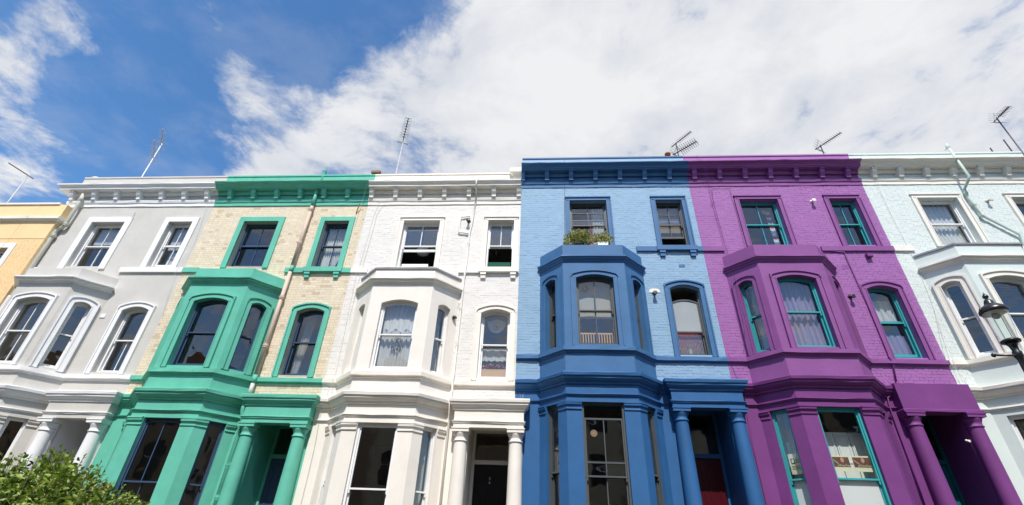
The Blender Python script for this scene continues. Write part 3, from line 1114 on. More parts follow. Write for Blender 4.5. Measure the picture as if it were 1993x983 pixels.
    W('bL', FLc, cw[0], cw[1], Z['w1b'], Z['bw1t'], 0.075, rev=0.11, upstand=0.05, fw=0.032, **({} if ba else {'arch': None}))
    W('bR', FRc, cw[0], cw[1], Z['w1b'], Z['bw1t'], 0.075, rev=0.11, upstand=0.05, fw=0.032, **({} if ba else {'arch': None}))
    gzb = Z['sl'][0] + 0.9
    W('gF', FF, BH - 0.46, BH + 0.46, gzb, gz, 0.0, arch=None, rev=0.08)
    W('gL', FLc, 0.22, 0.60, gzb, gz, 0.0, arch=None, rev=0.08, fw=0.032)
    W('gR', FRc, CL - 0.60, CL - 0.22, gzb, gz, 0.0, arch=None, rev=0.08, fw=0.032)
    return H


CORB_L = [-15.36 + 0.7695 * k for k in range(20)]
CORB_R = [-0.63 + 0.7525 * k for k in range(24)]
two = dict(cols=(2, 2))
make_house('grey', -15.5, -10.45, -13.68, ZL, 'terraced_house', 'pale grey rendered terraced house with white trim, between the yellow and green houses',
           'grey_render', None, 'white_trim', 'grey_render', 'grey_render', 'white_trim',
           dict(win=dict(w2L=dict(cols=(2, 2), bead=False, arch_w=0.19, upstand=0.1), w2R=dict(cols=(2, 2), lift=0.06, bead=False, arch_w=0.17, upstand=0.1), bF=two, w1R=dict(cols=(1, 2)), gF=dict(mid=0.45)), bead=True, arch_w=0.15, arch=0.05, door_m='white_trim', col_m='white_trim', recess_m='white_trim',
                porch_m='grey_render', upright_cornice=True, bay_cornice=0.17, bracket=False, door_frame_m='white_trim'), CORB_L, end_caps=(True, False))
make_house('green', -10.45, -5.44, -8.68, ZL, 'terraced_house', 'terraced house of bare cream bricks with bright green trim and bay',
           'lime_mortar', 'stock_brick', 'green_trim', 'green_trim', 'green_trim', 'navy_frame',
           dict(win=dict(w2L=dict(cols=(2, 2), lift=0.05, bead=False, arch_w=0.165), w2R=dict(cols=(2, 2), bead=False, arch_w=0.15), gF=dict(cols=(2, 2), mid=0.42), gR=dict(mid=0.42)), arch=0.05, arch_w=0.15, single_bricks=True, door_m='navy_frame', parapet_m='green_trim', bay_cornice=0.14),
           CORB_L, frieze_m='green_trim')
make_house('white', -5.44, -0.67, -3.66, ZL, 'terraced_house', 'off-white painted brick terraced house with black door, between the green and blue houses',
           'cream_brick', 'cream_brick', 'cream_white', 'cream_white', 'cream_white', 'white_trim',
           dict(win=dict(w2L=dict(cols=(2, 2), lift=0.60), w2R=dict(cols=(2, 2), lift=0.72), gF=dict(mid=0.42), gR=dict(mid=0.42)), door_m='black_paint', upright_cornice=True, bay_arch=False, bay_cornice=0.13, lead=True,
                parapet_m='cream_white'), CORB_L, frieze_m='cream_white')
make_house('blue', -0.67, 4.45, 1.32, ZR, 'terraced_house', 'light blue brick terraced house with darker blue trim and a red door',
           'sky_blue_brick', 'sky_blue_brick', 'mid_blue', 'deep_blue', 'mid_blue', 'grey_frame',
           dict(win=dict(w2L=dict(cols=(2, 2), hbars=((0.62,), ()), lift=0.22), w2R=dict(cols=(2, 2), hbars=((0.5,), ()), lift=0.32), bF=dict(cols=(2, 2)),
                         w1R=dict(drop=0.30, glass=('etched_glass', 'window_glass')), gF=dict(cols=(2, 2), hbars=((0.22,), ()), drop=0.28, mid=0.5), gL=dict(mid=0.42), gR=dict(mid=0.42)),
                door_m='red_door', parapet_m='sky_blue_brick', coping_m='mid_blue', ent_m='deep_blue'), CORB_R, frieze_m='mid_blue')
make_house('purple', 4.45, 9.51, 6.32, ZR, 'terraced_house', 'purple painted brick terraced house with turquoise window frames',
           'orchid_brick', 'orchid_brick', 'purple', 'plum', 'purple', 'teal_frame',
           dict(win=dict(w2L=two, w2R=two, gF=dict(mid=0.42, glass=('window_glass', 'frosted_glass')), gL=dict(mid=0.42, glass=('window_glass', 'frosted_glass')), gR=dict(mid=0.42, glass=('window_glass', 'frosted_glass')), w1R=dict(lift=0.05)),
                door_m='teal_door', door_frame_m='teal_door', plain_porch=True, bracket=False, parapet_m='orchid_brick', ent_m='plum', sill_m='purple'), CORB_R, frieze_m='purple')
make_house('mint', 9.51, 14.58, 11.33, ZR, 'terraced_house', 'pale mint painted terraced house with ivory trim, right of the purple house',
           'mint_brick', 'mint_brick', 'ivory_trim', 'mint', 'mint', 'white_trim',
           dict(win=dict(), door_m='black_paint', bracket=False, capitals=False, parapet_m='mint', bay_cornice=0.13, lead=True, sill_m='ivory_trim', arch_w=0.15), CORB_R, frieze_m='mint')

# ------------------------------------------------------------------ the yellow house at the left edge
YY = -0.22
yx0, yx1 = -20.4, -15.17
HY = empty('terraced_house', (-17.7, YY, 0), 'yellow painted brick house at the left edge, lower than the grey house', 'house')
HY['key'] = 'yellow'
FY = Frame(0, YY, 1, 0)
q = MB()
hy = [(-17.0, -16.1, 7.55, 9.02, 0.0, 0.2), (-19.4, -18.3, 7.55, 9.02, 0.0, 0.2), (-17.0, -16.1, 4.4, 6.3, 0.0, 0.2), (-19.4, -18.3, 4.4, 6.3, 0.0, 0.2)]
wall_face(q, FY, yx0, yx1, 0, 10.0, hy)
q.add([(yx1, YY, 0), (yx1, 4.4, 0), (yx1, 4.4, 10.0), (yx1, YY, 10.0)], [(0, 1, 2, 3)])
q.part('wall', 'yellow_brick_paint', HY)
q = MB()
rng = random.Random(5)
for u, z, wd, stt in laid_bricks(yx0, yx1 - 0.003, 4.0, 9.36, [(a, b, c, d) for a, b, c, d, _, _ in hy], rng):
    brick_solid(q, FY, u, z, wd, 0.007, rng, rng.random(), h=0.069, slack=0.003)
q.part('brickwork', 'yellow_brick_paint', HY, kind='stuff')
q = MB()
q.box(yx0, yx1 + 0.008, YY - 0.012, 4.4, 9.37, 10.68)
q.part('parapet', 'yellow_brick_paint', HY)
q = MB()
q.sweep([(yx0, YY), (yx1, YY), (yx1, YY + 0.5)], [(-0.01, 10.00), (0.05, 10.01), (0.10, 10.06), (0.12, 10.07), (0.12, 10.16), (-0.01, 10.19)])
q.part('cornice', 'ivory_trim', HY)
q = MB()
q.box(yx0, yx1 - 0.25, YY - 0.05, YY + 0.35, 10.68, 10.75)
q.part('coping', 'ivory_trim', HY)
q = MB()
q.box(yx0 + .02, yx1 - .02, 4.2, 4.39, 0, 10.6)
q.box(yx0 + .02, yx0 + .12, YY + .22, 4.2, 0, 10.6)
q.box(yx1 - .12, yx1 - .02, YY + .22, 4.2, 0, 10.6)
for zz in (3.4, 6.9, 9.5):
    q.box(yx0 + .12, yx1 - .12, YY + .03, 4.2, zz, zz + .15)
q.part('interior_walls', 'room_plaster', HY)
for i, (a, b, c, d, _, _) in enumerate(hy):
    window(HY, 'y%d' % i, FY, a, b, c, d, 0.0, frame='white_trim', cols=(2, 2), arch=0.04, arch_w=0.17, arch_mat='white_trim', bead=False, upstand=0.1)

# ------------------------------------------------------------------ ground, street
q = MB()
q.add([(-300, -300, -0.13), (300, -300, -0.13), (300, 300, -0.13), (-300, 300, -0.13)], [(0, 1, 2, 3)])
q.struct('ground', 'soil')
q = MB()
q.add([(-120, -16.6, -0.126), (120, -16.6, -0.126), (120, -9.2, -0.126), (-120, -9.2, -0.126)], [(0, 1, 2, 3)])
q.struct('road', 'asphalt')
q = MB()
q.box(-120, 120, -9.0, -6.9, -0.12, -0.004)
q.struct('pavement', 'paving')
q = MB()
q.box(-120, 120, -6.9, 0.0, -0.12, -0.012)
q.struct('front_garden_ground', 'garden_soil')  # unseen; dark soil picked to cut light bounced up under the ledges
q = MB()
q.box(-120, 120, -9.2, -9.004, -0.12, 0.004)
q.struct('kerb', 'paving')
q = MB()
q.box(-120, 120, -20.0, -16.6, -0.12, -0.004)
q.struct('pavement', 'paving')

# ------------------------------------------------------------------ the terrace across the street (it shows in the window panes)
OY = -20.0
OPP = [('opposite_cream', 'cream'), ('opposite_brown', 'brown brick')]
near = ['yellow', 'grey', 'green', 'white', 'blue', 'purple', 'mint']
for i in range(-5, 10):
    x0 = -20.6 + 5.05 * i
    x1 = x0 + 5.05
    mname, word = OPP[i % 2]
    h = 11.6 if i < 4 else 12.2
    Ho = empty('terraced_house', ((x0 + x1) / 2, OY, 0), ('%s terraced house across the street, facing the %s house' % (word, near[i])) if 0 <= i < 7 else '%s house across the street, %s beyond the %s end of the facing row' % (word, ('first', 'second', 'third', 'fourth', 'fifth')[(-i - 1) if i < 0 else i - 7], 'left' if i < 0 else 'right'), 'house')
    Fo = Frame(x1, OY, -1, 0)                   # faces the street (+Y side is the street)
    q = MB()
    hs = []
    for zb, zt in ((1.6, 3.6), (5.2, 7.1), (8.3, 9.9)):
        for ua in (0.9, 3.1):
            hs.append((ua, ua + 1.05, zb, zt, 0.0, 0.12))
    wall_face(q, Fo, 0, 5.05, 0, h, hs)
    q.part('wall', mname, Ho)
    q = MB()
    q.box(x0, x1, OY - 6, OY - 0.3, h - 0.5, h - 0.35)
    q.part('roof', 'roof_slate', Ho)
    q = MB()
    q.box(x0, x1, OY + 0.004, OY + 0.3, h - 0.9, h - 0.65)
    q.part('cornice', mname, Ho)
    for ua, ub, zb, zt, _, _ in hs:
        q = MB()
        q.fbox(Fo, ua, ub, 0.12, 0.16, zb, zt)
        wo_ = q.part('window', 'black_paint', Ho)
        q = MB()
        q.fbox(Fo, ua, ub, 0.095, 0.118, (zb + zt) / 2 - 0.03, (zb + zt) / 2 + 0.03)
        q.part('sash', 'white_trim', wo_)
    q = MB()
    q.box(x1 - 0.5, x1 + 0.45, OY - 3.2, OY - 1.2, h - 0.6, h + 1.7)
    ch = q.part('chimney', 'old_brick', Ho)
    for k in range(5):
        q = MB()
        cy_ = OY - 2.95 + 0.38 * k
        q.lathe(x1 - 0.02, cy_, [(0.13, h + 1.7), (0.11, h + 2.15), (0.14, h + 2.18), (0.14, h + 2.25), (0.1, h + 2.25)], 10)
        q.part('chimney_pot', 'terracotta', ch)


# ------------------------------------------------------------------ pipes, cables and fittings fixed to the houses
def poly(pts):
    return [at(px, py, y) for px, py, y in pts]


def smooth_path(pts, n=6):
    pts = [Vector(p) for p in pts]
    if len(pts) < 3:
        return pts
    out = []
    P = [pts[0]] + pts + [pts[-1]]
    for i in range(1, len(P) - 2):
        for k in range(n):
            t = k / n
            a, b, c, d = P[i - 1], P[i], P[i + 1], P[i + 2]
            out.append(0.5 * ((2 * b) + (c - a) * t + (2 * a - 5 * b + 4 * c - d) * t * t + (3 * b - a - 3 * c + d) * t ** 3))
    out.append(pts[-1])
    return out


def pipe(house, pts, r, mat, collars=(), name='downpipe'):
    q = MB()
    q.tube(pts, r, 12)
    o = q.part(name, mat, HOUSES.get(house, HY), smooth=True)
    for p, d in collars:
        c = MB()
        p, d = Vector(p), Vector(d).normalized()
        c.tube([p - d * 0.05, p - d * 0.045, p + d * 0.045, p + d * 0.05], r * 1.3, 12)
        c.tube([p - d * 0.012, p + d * 0.012], r * 1.5, 12)
        c.tube([p, p + Vector((0, 0.12, 0))], r * 0.5, 6)
        c.part('pipe_collar', mat, o, kind='stuff')
    return o


def cable(house, pts, r=0.006, mat='cable_white'):
    q = MB()
    q.tube(smooth_path(poly(pts), 5), r, 4)
    q.part('cable', mat, HOUSES.get(house, HY))


up = (0, 0, 1)
g0 = at(105, 456, -0.09)
pipe('grey', [at(163, 378, -0.16), at(152, 398, -0.16), at(131, 432, -0.14), at(124, 441, -0.1), at(112, 447, -0.09), g0, (g0.x - 0.02, -0.09, 0.3)], 0.055, 'grey_pipe',
     [(at(157, 389, -0.16), up), (at(128, 437, -0.12), up), (at(104, 459, -0.09), up), ((g0.x - 0.01, -0.09, 6.9), up)])
gx = at(575, 500, -0.11).x
zt_ = ZL['fb'] + 0.5
pipe('green', [(gx, -0.13, zt_), (gx, -0.12, ZL['fb'] - 0.12)], 0.05, 'green_trim', [], 'downpipe')
pipe('green', [(gx, -0.12, ZL['fb'] - 0.12), (gx, -0.12, ZL['s2t'] + 0.02)], 0.05, 'brown_pipe', [((gx, -0.12, z), up) for z in (10.5, 9.25)])
pipe('green', [(gx, -0.12, ZL['s2t'] + 0.02), (gx, -0.12, ZL['s2b'])], 0.051, 'green_trim')
pipe('green', [(gx, -0.12, ZL['s2b']), (gx, -0.12, ZL['st'] + 0.02)], 0.05, 'brown_pipe', [((gx, -0.12, z), up) for z in (7.45, 6.05)])
pipe('green', [(gx, -0.12, ZL['st'] + 0.02), (gx, -0.12, ZL['sb'] - 0.06)], 0.051, 'green_trim')
pipe('green', [(gx, -0.12, ZL['sb'] - 0.06), (gx, -0.12, ZL['ent'] + 0.02)], 0.048, 'cable_white')
pipe('green', [(gx, -0.20, ZL['ent'] - 0.05), (gx + 0.02, -0.21, 4.4), (gx + 0.06, -0.12, 4.15), (gx + 0.06, -0.1, 0.2)], 0.05, 'green_trim', [((gx + 0.06, -0.1, 3.2), up), ((gx + 0.06, -0.1, 2.55), up)])
vt = at(631, 333, -0.02)
pipe('green', [(vt.x, 0.02, 11.3), (vt.x, 0.02, vt.z), (vt.x, 0.02, vt.z + 0.02)], 0.045, 'green_trim', [((vt.x, 0.02, vt.z + 0.02), up)], 'vent_pipe')
wx = at(905, 540, -0.05).x
pipe('white', [(wx + 0.12, -0.05, 11.75), (wx + 0.11, -0.36, 11.5), (wx + 0.11, -0.34, 11.2), (wx + 0.10, -0.05, 11.1), (wx + 0.06, -0.05, 10.2), (wx, -0.05, 9.6), (wx, -0.05, 8.6), (wx, -0.09, 8.4), (wx - 0.02, -0.06, 8.1), (wx - 0.03, -0.06, 5.4), (wx - 0.03, -0.14, 5.2),
               (wx - 0.03, -0.06, 5.0), (wx - 0.03, -0.2, 4.7), (wx - 0.03, -0.08, 4.4), (wx - 0.03, -0.08, 0.3)], 0.026, 'cream_brick', [((wx, -0.05, 9.3), up), ((wx - 0.03, -0.06, 7.2), up), ((wx - 0.03, -0.06, 6.2), up)])
pipe('white', [at(915, 421, -0.05), at(897, 423, -0.05), at(893, 452, -0.05), at(912, 455, -0.05)], 0.022, 'cream_brick', [], 'conduit')
pipe('mint', [at(1841, 281, -0.30), at(1886, 343, -0.40), at(1884, 352, -0.34), at(1877, 368, -0.10), at(1884, 385, -0.08), at(1911, 419, -0.08), at(1984, 456, -0.08), at(1993, 473, -0.08), at(2008, 500, -0.08)], 0.036, 'mint_pipe',
     [(at(1845, 287, -0.305), at(1886, 343, -0.40) - at(1841, 281, -0.30)), (at(1880, 376, -0.085), (0.2, 0, 1)), (at(1896, 399, -0.08), (0.4, 0, -1)), (at(1912, 420, -0.08), (1, 0, -1))])
pipe('purple', poly([(1619, 489, -0.03), (1643, 491, -0.03), (1646, 498, -0.03), (1688, 592, -0.03), (1729, 690, -0.03), (1733, 697, -0.11), (1737, 706, -0.04), (1744, 742, -0.04)]), 0.02, 'purple', [], 'conduit')
pipe('purple', poly([(1734, 746, -0.05), (1738, 766, -0.05), (1728, 774, -0.05), (1731, 790, -0.05), (1768, 890, -0.05), (1800, 983, -0.05)]), 0.016, 'plum', [], 'conduit')
for hs_, pts, m_ in [
        ('white', [(764, 338, -0.30), (745, 380, -0.08), (731, 411, -0.03), (725, 430, -0.03), (705, 500, -0.03), (692, 542, -0.04), (672, 640, -0.03), (655, 720, -0.03)], 'cable_white'),
        ('white', [(751, 394, -0.03), (735, 415, -0.03), (728, 440, -0.03), (700, 540, -0.03), (680, 620, -0.03)], 'cable_white'),
        ('white', [(655, 720, -0.03), (640, 760, -0.2), (625, 800, -0.04), (612, 870, -0.03), (585, 983, -0.03)], 'grey_pipe'),
        ('green', [(715, 357, -0.34), (703, 399, -0.05), (690, 440, -0.03)], 'cable_white'),
        ('green', [(419, 358, -0.34), (402, 401, -0.08), (378, 473, -0.03), (342, 529, -0.1), (316, 614, -0.03)], 'cable_white'),
        ('purple', [(1356, 303, -0.02), (1369, 322, -0.34), (1378, 360, -0.08), (1387, 399, -0.03), (1413, 488, -0.07), (1428, 530, -0.03), (1448, 585, -0.2), (1456, 600, -0.2)], 'plum'),
        ('purple', [(1372, 320, -0.34), (1382, 362, -0.08), (1396, 420, -0.03), (1424, 520, -0.03), (1432, 545, -0.25), (1450, 590, -0.5), (1449, 620, -0.5)], 'plum'),
        ('purple', [(1385, 366, -0.03), (1403, 368, -0.03), (1418, 367, -0.03), (1424, 385, -0.03), (1435, 420, -0.03), (1450, 478, -0.07)], 'plum'),
        ('purple', [(1386, 368, -0.03), (1388, 400, -0.04), (1383, 396, -0.03)], 'plum'),
        ('blue', [(1098, 312, -0.34), (1099, 345, -0.1), (1099, 420, -0.03), (1100, 478, -0.03)], 'cable_dark'),
        ('purple', [(1418, 690, -0.1), (1430, 725, -0.03), (1448, 760, -0.18), (1452, 800, -0.18), (1468, 880, -0.03), (1492, 983, -0.03)], 'cable_dark'),
        ('mint', [(1675, 300, 0), (1698, 311, -0.34), (1708, 357, -0.08), (1738, 424, -0.03), (1784, 515, -0.03), (1817, 600, -0.03), (1850, 690, -0.1), (1872, 740, -0.1), (1895, 790, -0.04), (1925, 862, -0.03)], 'cable_white'),
        ('mint', [(1818, 600, -0.03), (1842, 690, -0.1), (1880, 745, -0.2), (1905, 800, -0.05), (1922, 850, -0.03)], 'cable_white'),
        ('yellow', [(79, 394, -0.30), (50, 425, -0.36), (20, 462, -0.27), (-10, 495, -0.27)], 'cable_white'),
        ('grey', [(263, 413, -0.02), (261, 419, -0.02), (256, 424, -0.08)], 'cable_dark')]:
    cable(hs_, pts, 0.0042, m_)
cable('green', [(700, 397, -0.12), (693, 415, -0.02)], 0.02, 'brass')


def fbox_part(house, name, c, sx, sy, sz, mat):
    q = MB()
    q.box(c.x - sx / 2, c.x + sx / 2, -sy, 0.002, c.z - sz / 2, c.z + sz / 2)
    return q.part(name, mat, HOUSES[house])


def wall_fitting(house, px, py, mat, r=0.07, L=0.16):
    c = at(px, py, -0.08)
    q = MB()
    q.lathe(c.x, c.z, [(r * 0.9, 0.0), (r * 0.95, 0.02), (r * 0.5, 0.03), (r * 0.45, L * 0.6), (r, L), (r * 0.7, L + 0.005)], 14)
    q.v = [(x, -z + 0.002, y - 0.35 * z) for x, y, z in q.v]
    q.part('wall_fitting', mat, HOUSES[house], smooth=True)


b_ = fbox_part('grey', 'air_vent', at(201, 615, 0), 0.15, 0.02, 0.11, 'white_trim')
fbox_part('purple', 'vent_hood', at(1691, 498, -0.05), 0.15, 0.12, 0.09, 'plum')
fbox_part('purple', 'air_brick', at(1646, 520, 0), 0.2, 0.012, 0.15, 'purple')
fbox_part('blue', 'air_brick', at(1327, 518, 0), 0.16, 0.012, 0.09, 'mid_blue')
fbox_part('white', 'air_brick', at(894, 595, 0), 0.1, 0.015, 0.15, 'grey_pipe')
wall_fitting('purple', 1582, 389, 'wall_lamp_white', 0.06, 0.14)
wall_fitting('purple', 1657, 575, 'black_iron', 0.06, 0.14)
wall_fitting('white', 912, 428, 'black_iron', 0.06, 0.15)  # a camera, modelled with the lamp shape
wall_fitting('white', 885, 616, 'black_iron', 0.055, 0.14)  # a sensor, given the lamp form too
wall_fitting('mint', 1924, 388, 'grey_pipe', 0.06, 0.14)
wall_fitting('purple', 1886, 856, 'wall_lamp_white', 0.03, 0.08)
c = at(1274, 566, -0.02)
q = MB()
q.add([(c.x + u, y, c.z + v) for y in (-0.02, 0.0) for u, v in ((-0.15, -0.05), (0.15, -0.05), (0.12, 0.05), (0.05, 0.07), (-0.05, 0.07), (-0.12, 0.05))],
      [(5, 4, 3, 2, 1, 0), (6, 7, 8, 9, 10, 11)] + [(i, (i + 1) % 6, 6 + (i + 1) % 6, 6 + i) for i in range(6)])
q.part('lamp_plate', 'ivory_trim', HOUSES['blue'])
wall_fitting('blue', 1274, 568, 'grey_frame', 0.06, 0.15)
# party wall pieces, chimneys and parapet ends
q = MB()
a = at(997, 322, -0.05)
q.sweep([(-0.9, 0.4), (-0.9, -0.02), (-0.668, -0.02)], [(-0.0, 11.78), (0.03, 11.8), (0.05, 11.9), (0.14, 11.95), (0.16, 12.12), (0.0, 12.14)])
q.part('cornice_return', 'cream_white', HOUSES['white'])
q = MB()
q.box(-0.9, -0.672, 0.0, 0.5, 11.3, 12.13)
q.part('party_wall', 'cream_white', HOUSES['white'])
q = MB()
q.lathe(-15.27, 0.2, [(0.2, 11.9), (0.2, 12.08), (0.17, 12.13), (0.1, 12.16)], 12)
q.part('parapet_end', 'grey_render', HOUSES['grey'])
c0, c1 = at(724, 334, 1.2), at(741, 334, 1.2)
q = MB()
q.box(c0.x + 0.05, c1.x - 0.05, 1.2, 1.9, 11.0, c0.z - 0.1)
ch = q.part('chimney', 'old_brick', HOUSES['white'])
q = MB()
q.box(c0.x, c1.x, 1.14, 1.96, c0.z - 0.1, c0.z)
q.part('chimney_cap', 'old_brick', ch)
c0 = at(1299, 298, 1.2)
q = MB()
q.box(c0.x - 0.2, c0.x + 0.5, 1.0, 1.5, 11.6, 12.66)
ch = q.part('chimney', 'old_brick', HOUSES['blue'])
q = MB()
q.lathe(c0.x, 1.2, [(0.085, 12.66), (0.085, c0.z - 0.09), (0.105, c0.z - 0.08), (0.105, c0.z - 0.03), (0.07, c0.z - 0.03)], 14)
q.part('chimney_pot', 'terracotta', ch, smooth=True)
# anti-bird spikes on the white house
q = MB()
rng = random.Random(3)


def spikes(x0, x1, y, z, n, h=0.13):
    for i in range(n):
        x = x0 + (x1 - x0) * (i + rng.uniform(0, 0.6)) / n
        lean = rng.choice((-0.05, 0.0, 0.05))
        q.tube([(x, y, z - 0.01), (x + rng.uniform(-.01, .01), y + lean, z + h * rng.uniform(0.8, 1.0))], 0.0022, 3)


spikes(-5.35, -0.95, 0.03, ZL['fb'] + 1.27, 70, 0.14)
spikes(-4.5, -2.9, -0.72, ZL['ent'] + 0.01, 46)
spikes(-2.05, -0.42, -0.34, ZL['ent'] + 0.02, 44)
for sx in (-0.625, 0.625):
    spikes(-1.24 + sx - 0.18, -1.24 + sx + 0.18, -0.27, ZL['lint'] - 0.003, 10, 0.1)
q.part('bird_spikes', 'steel_spike', HOUSES['white'], kind='stuff')


def disc_thing(name, mat, F, u, d, z, r, label, cat, group=None, inner=None):
    q = MB()
    n = 24
    P = F.p
    for ri, ro, t in ((0.0, r, 0.0),):
        vs = [P(u + r * math.cos(2 * math.pi * i / n), d, z + r * math.sin(2 * math.pi * i / n)) for i in range(n)]
        vb = [P(u + r * math.cos(2 * math.pi * i / n), d + 0.012, z + r * math.sin(2 * math.pi * i / n)) for i in range(n)]
        q.add(vs + vb, [tuple(range(n - 1, -1, -1)), tuple(range(n, 2 * n))] + [(i, (i + 1) % n, n + (i + 1) % n, n + i) for i in range(n)])
    o = q.thing(name, mat, label, cat, group)
    if inner:
        k = MB()
        vs = [P(u + r * 0.25 * math.cos(2 * math.pi * i / 12), d - 0.004, z + r * 0.25 * math.sin(2 * math.pi * i / 12)) for i in range(12)]
        vb = [P(u + r * 0.25 * math.cos(2 * math.pi * i / 12), d + 0.002, z + r * 0.25 * math.sin(2 * math.pi * i / 12)) for i in range(12)]
        k.add(vs + vb, [tuple(range(11, -1, -1)), tuple(range(12, 24))] + [(i, (i + 1) % 12, 12 + (i + 1) % 12, 12 + i) for i in range(12)])
        k.part('hub', inner, o)
    return o


# ------------------------------------------------------------------ curtains, blinds and things seen in the windows
def curtain(key, f0, f1, g0, g1, mat, label, d=0.045, folds=9, amp=0.022, left=None, right=None, cat='curtain', name='curtain', nz=14, nu=60, seed=1, hem=None):
    """cloth in window `key`; f0..f1 across and g0..g1 up the opening (0..1); left/right(t) narrow it with height t"""
    F, u0, u1, z0, z1, rise, rev = WIN[key]
    rg = random.Random(seed)
    ph = [rg.uniform(0, 6.28) for _ in range(4)]
    vs, fs = [], []
    for j in range(nz + 1):
        t = j / nz
        z = z0 + (z1 - z0) * (g0 + (g1 - g0) * t)
        a = f0 if left is None else left(t)
        b = f1 if right is None else right(t)
        for i in range(nu + 1):
            s_ = i / nu
            u = u0 + (u1 - u0) * (a + (b - a) * s_)
            w = amp * (math.sin(folds * 6.283 * s_ + ph[0] + 0.8 * math.sin(3 * t + ph[1])) + 0.5 * math.sin(folds * 2.3 * 6.283 * s_ + ph[2] + t))
            zz = z
            if hem is not None and j == 0:
                zz = z + hem(s_)
            vs.append(F.p(u, rev + 0.15 + d + w, zz))
    for j in range(nz):
        for i in range(nu):
            a = j * (nu + 1) + i
            fs.append((a, a + 1, a + nu + 2, a + nu + 1))
    q = MB()
    q.add(vs, fs)
    return q.thing(name, mat, label, cat, smooth=True)


def slat_blind(key, g0, g1, mat, label, d=0.06, pitch=0.045):
    F, u0, u1, z0, z1, rise, rev = WIN[key]
    q = MB()
    za, zb = z0 + (z1 - z0) * g0, z0 + (z1 - z0) * g1
    q.fbox(F, u0 + 0.03, u1 - 0.03, rev + 0.14 + d, rev + 0.19 + d, zb - 0.04, zb)
    o = q.thing('slatted_blind', mat, label, 'blind')
    z = zb - 0.05
    one = None
    while z > za:
        k = MB()
        P = F.p
        k.hexa([P(u0 + 0.04, rev + 0.14 + d, z - 0.012), P(u1 - 0.04, rev + 0.14 + d, z - 0.012), P(u1 - 0.04, rev + 0.18 + d, z + 0.012), P(u0 + 0.04, rev + 0.18 + d, z + 0.012),
                P(u0 + 0.04, rev + 0.14 + d, z - 0.009), P(u1 - 0.04, rev + 0.14 + d, z - 0.009), P(u1 - 0.04, rev + 0.18 + d, z + 0.015), P(u0 + 0.04, rev + 0.18 + d, z + 0.015)])
        k.part('slat', mat, o)
        z -= pitch
    return o


curtain(('grey', 'w2L'), 0.06, 0.94, 0.60, 0.97, 'grey_cloth', 'flat grey blind in the upper-left window of the grey house', amp=0.002, folds=1, name='roller_blind', cat='blind')
curtain(('grey', 'w2L'), 0, 0, 0.05, 0.66, 'white_cloth', 'white tied-back curtain in the upper-left window of the grey house', folds=5, d=0.16,
        left=lambda t: 0.52 + 0.12 * math.sin(t * math.pi) - 0.0 * t, right=lambda t: 0.93 - 0.16 * math.sin(min(1, t * 1.05) * math.pi), seed=3)
curtain(('grey', 'w2R'), 0.06, 0.94, 0.48, 0.97, 'grey_cloth', 'pale grey blind in the upper-right window of the grey house', amp=0.002, folds=1, name='roller_blind', cat='blind', seed=4)
curtain(('grey', 'w2R'), 0.2, 0.94, 0.05, 0.45, 'white_cloth', 'white panelled cloth low in the upper-right window of the grey house', amp=0.004, folds=2, d=0.12, seed=5)
curtain(('green', 'w2R'), 0, 0, 0.03, 0.98, 'white_cloth', 'white gathered curtain swept aside in the upper-right window of the green-trimmed house', folds=9, left=lambda t: 0.06, right=lambda t: 0.60 + 0.36 * min(1, t * 1.7) ** 1.0, seed=6)
curtain(('green', 'w1R'), 0, 0, 0.04, 0.97, 'cream_cloth', 'cream curtain at the left of the arched side window of the green-trimmed house', folds=4, left=lambda t: 0.10, right=lambda t: 0.30 + 0.18 * t, seed=7, d=0.16)
curtain(('white', 'bF'), 0.05, 0.95, 0.03, 0.98, 'net_cloth', 'white net curtain in the front bay window of the white house', folds=7, seed=8)
curtain(('white', 'bF'), 0.05, 0.95, 0.60, 0.80, 'white_cloth', 'scalloped white pelmet across the front bay window of the white house', folds=5, seed=18, d=0.04, hem=lambda s_: 0.05 * math.sin(s_ * 19), amp=0.01)
curtain(('white', 'bR'), 0.05, 0.95, 0.03, 0.98, 'net_cloth', 'white net curtain in the right-hand bay window of the white house', folds=3, seed=9, d=0.07)
curtain(('white', 'bL'), 0.05, 0.95, 0.03, 0.98, 'net_cloth', 'white net curtain in the left-hand bay window of the white house', folds=3, seed=10, d=0.07)
curtain(('white', 'gR'), 0.45, 0.95, 0.03, 0.98, 'cream_cloth', 'pale curtain in the ground-floor bay of the white house, beside its porch', folds=3, seed=11, d=0.07)
curtain(('white', 'w1R'), 0.06, 0.94, 0.29, 0.47, 'net_cloth', 'white lace half-curtain above the flower box of the white house', folds=3, seed=12, amp=0.008, hem=lambda s_: 0.03 * abs(math.sin(s_ * 16)))
F, u0, u1, z0, z1, rise, rev = WIN[('white', 'w1R')]
q = MB()
P = F.p
n = 20
arc = [P((u0 + u1) / 2 + 0.25 * math.cos(math.pi * (1 + i / n)), rev + 0.2 + 0.006 * math.sin(i * 1.9), z1 - 0.20 + 0.33 * math.sin(math.pi * (1 + i / n))) for i in range(n + 1)]
q.add(arc + [P((u0 + u1) / 2, rev + 0.2, z1 - 0.12)], [(i, i + 1, n + 1) for i in range(n)])
q.thing('lace_swag', 'net_cloth', 'half-round lace swag at the top of the side window of the white house', 'lace')
disc_thing('hanging_medallion', 'brass', F, (u0 + u1) / 2, rev + 0.17, z1 - 0.36, 0.075, 'round brass medallion on the lace in the side window of the white house', 'medallion', inner='ink')
q = MB()
q.fbox(F, u0 + 0.06, u1 - 0.06, rev + 0.15, rev + 0.30, z0 + 0.05, z0 + 0.33)
pb = q.thing('flower_box', 'oak', 'wooden flower box behind the side window of the white house', 'flower box')


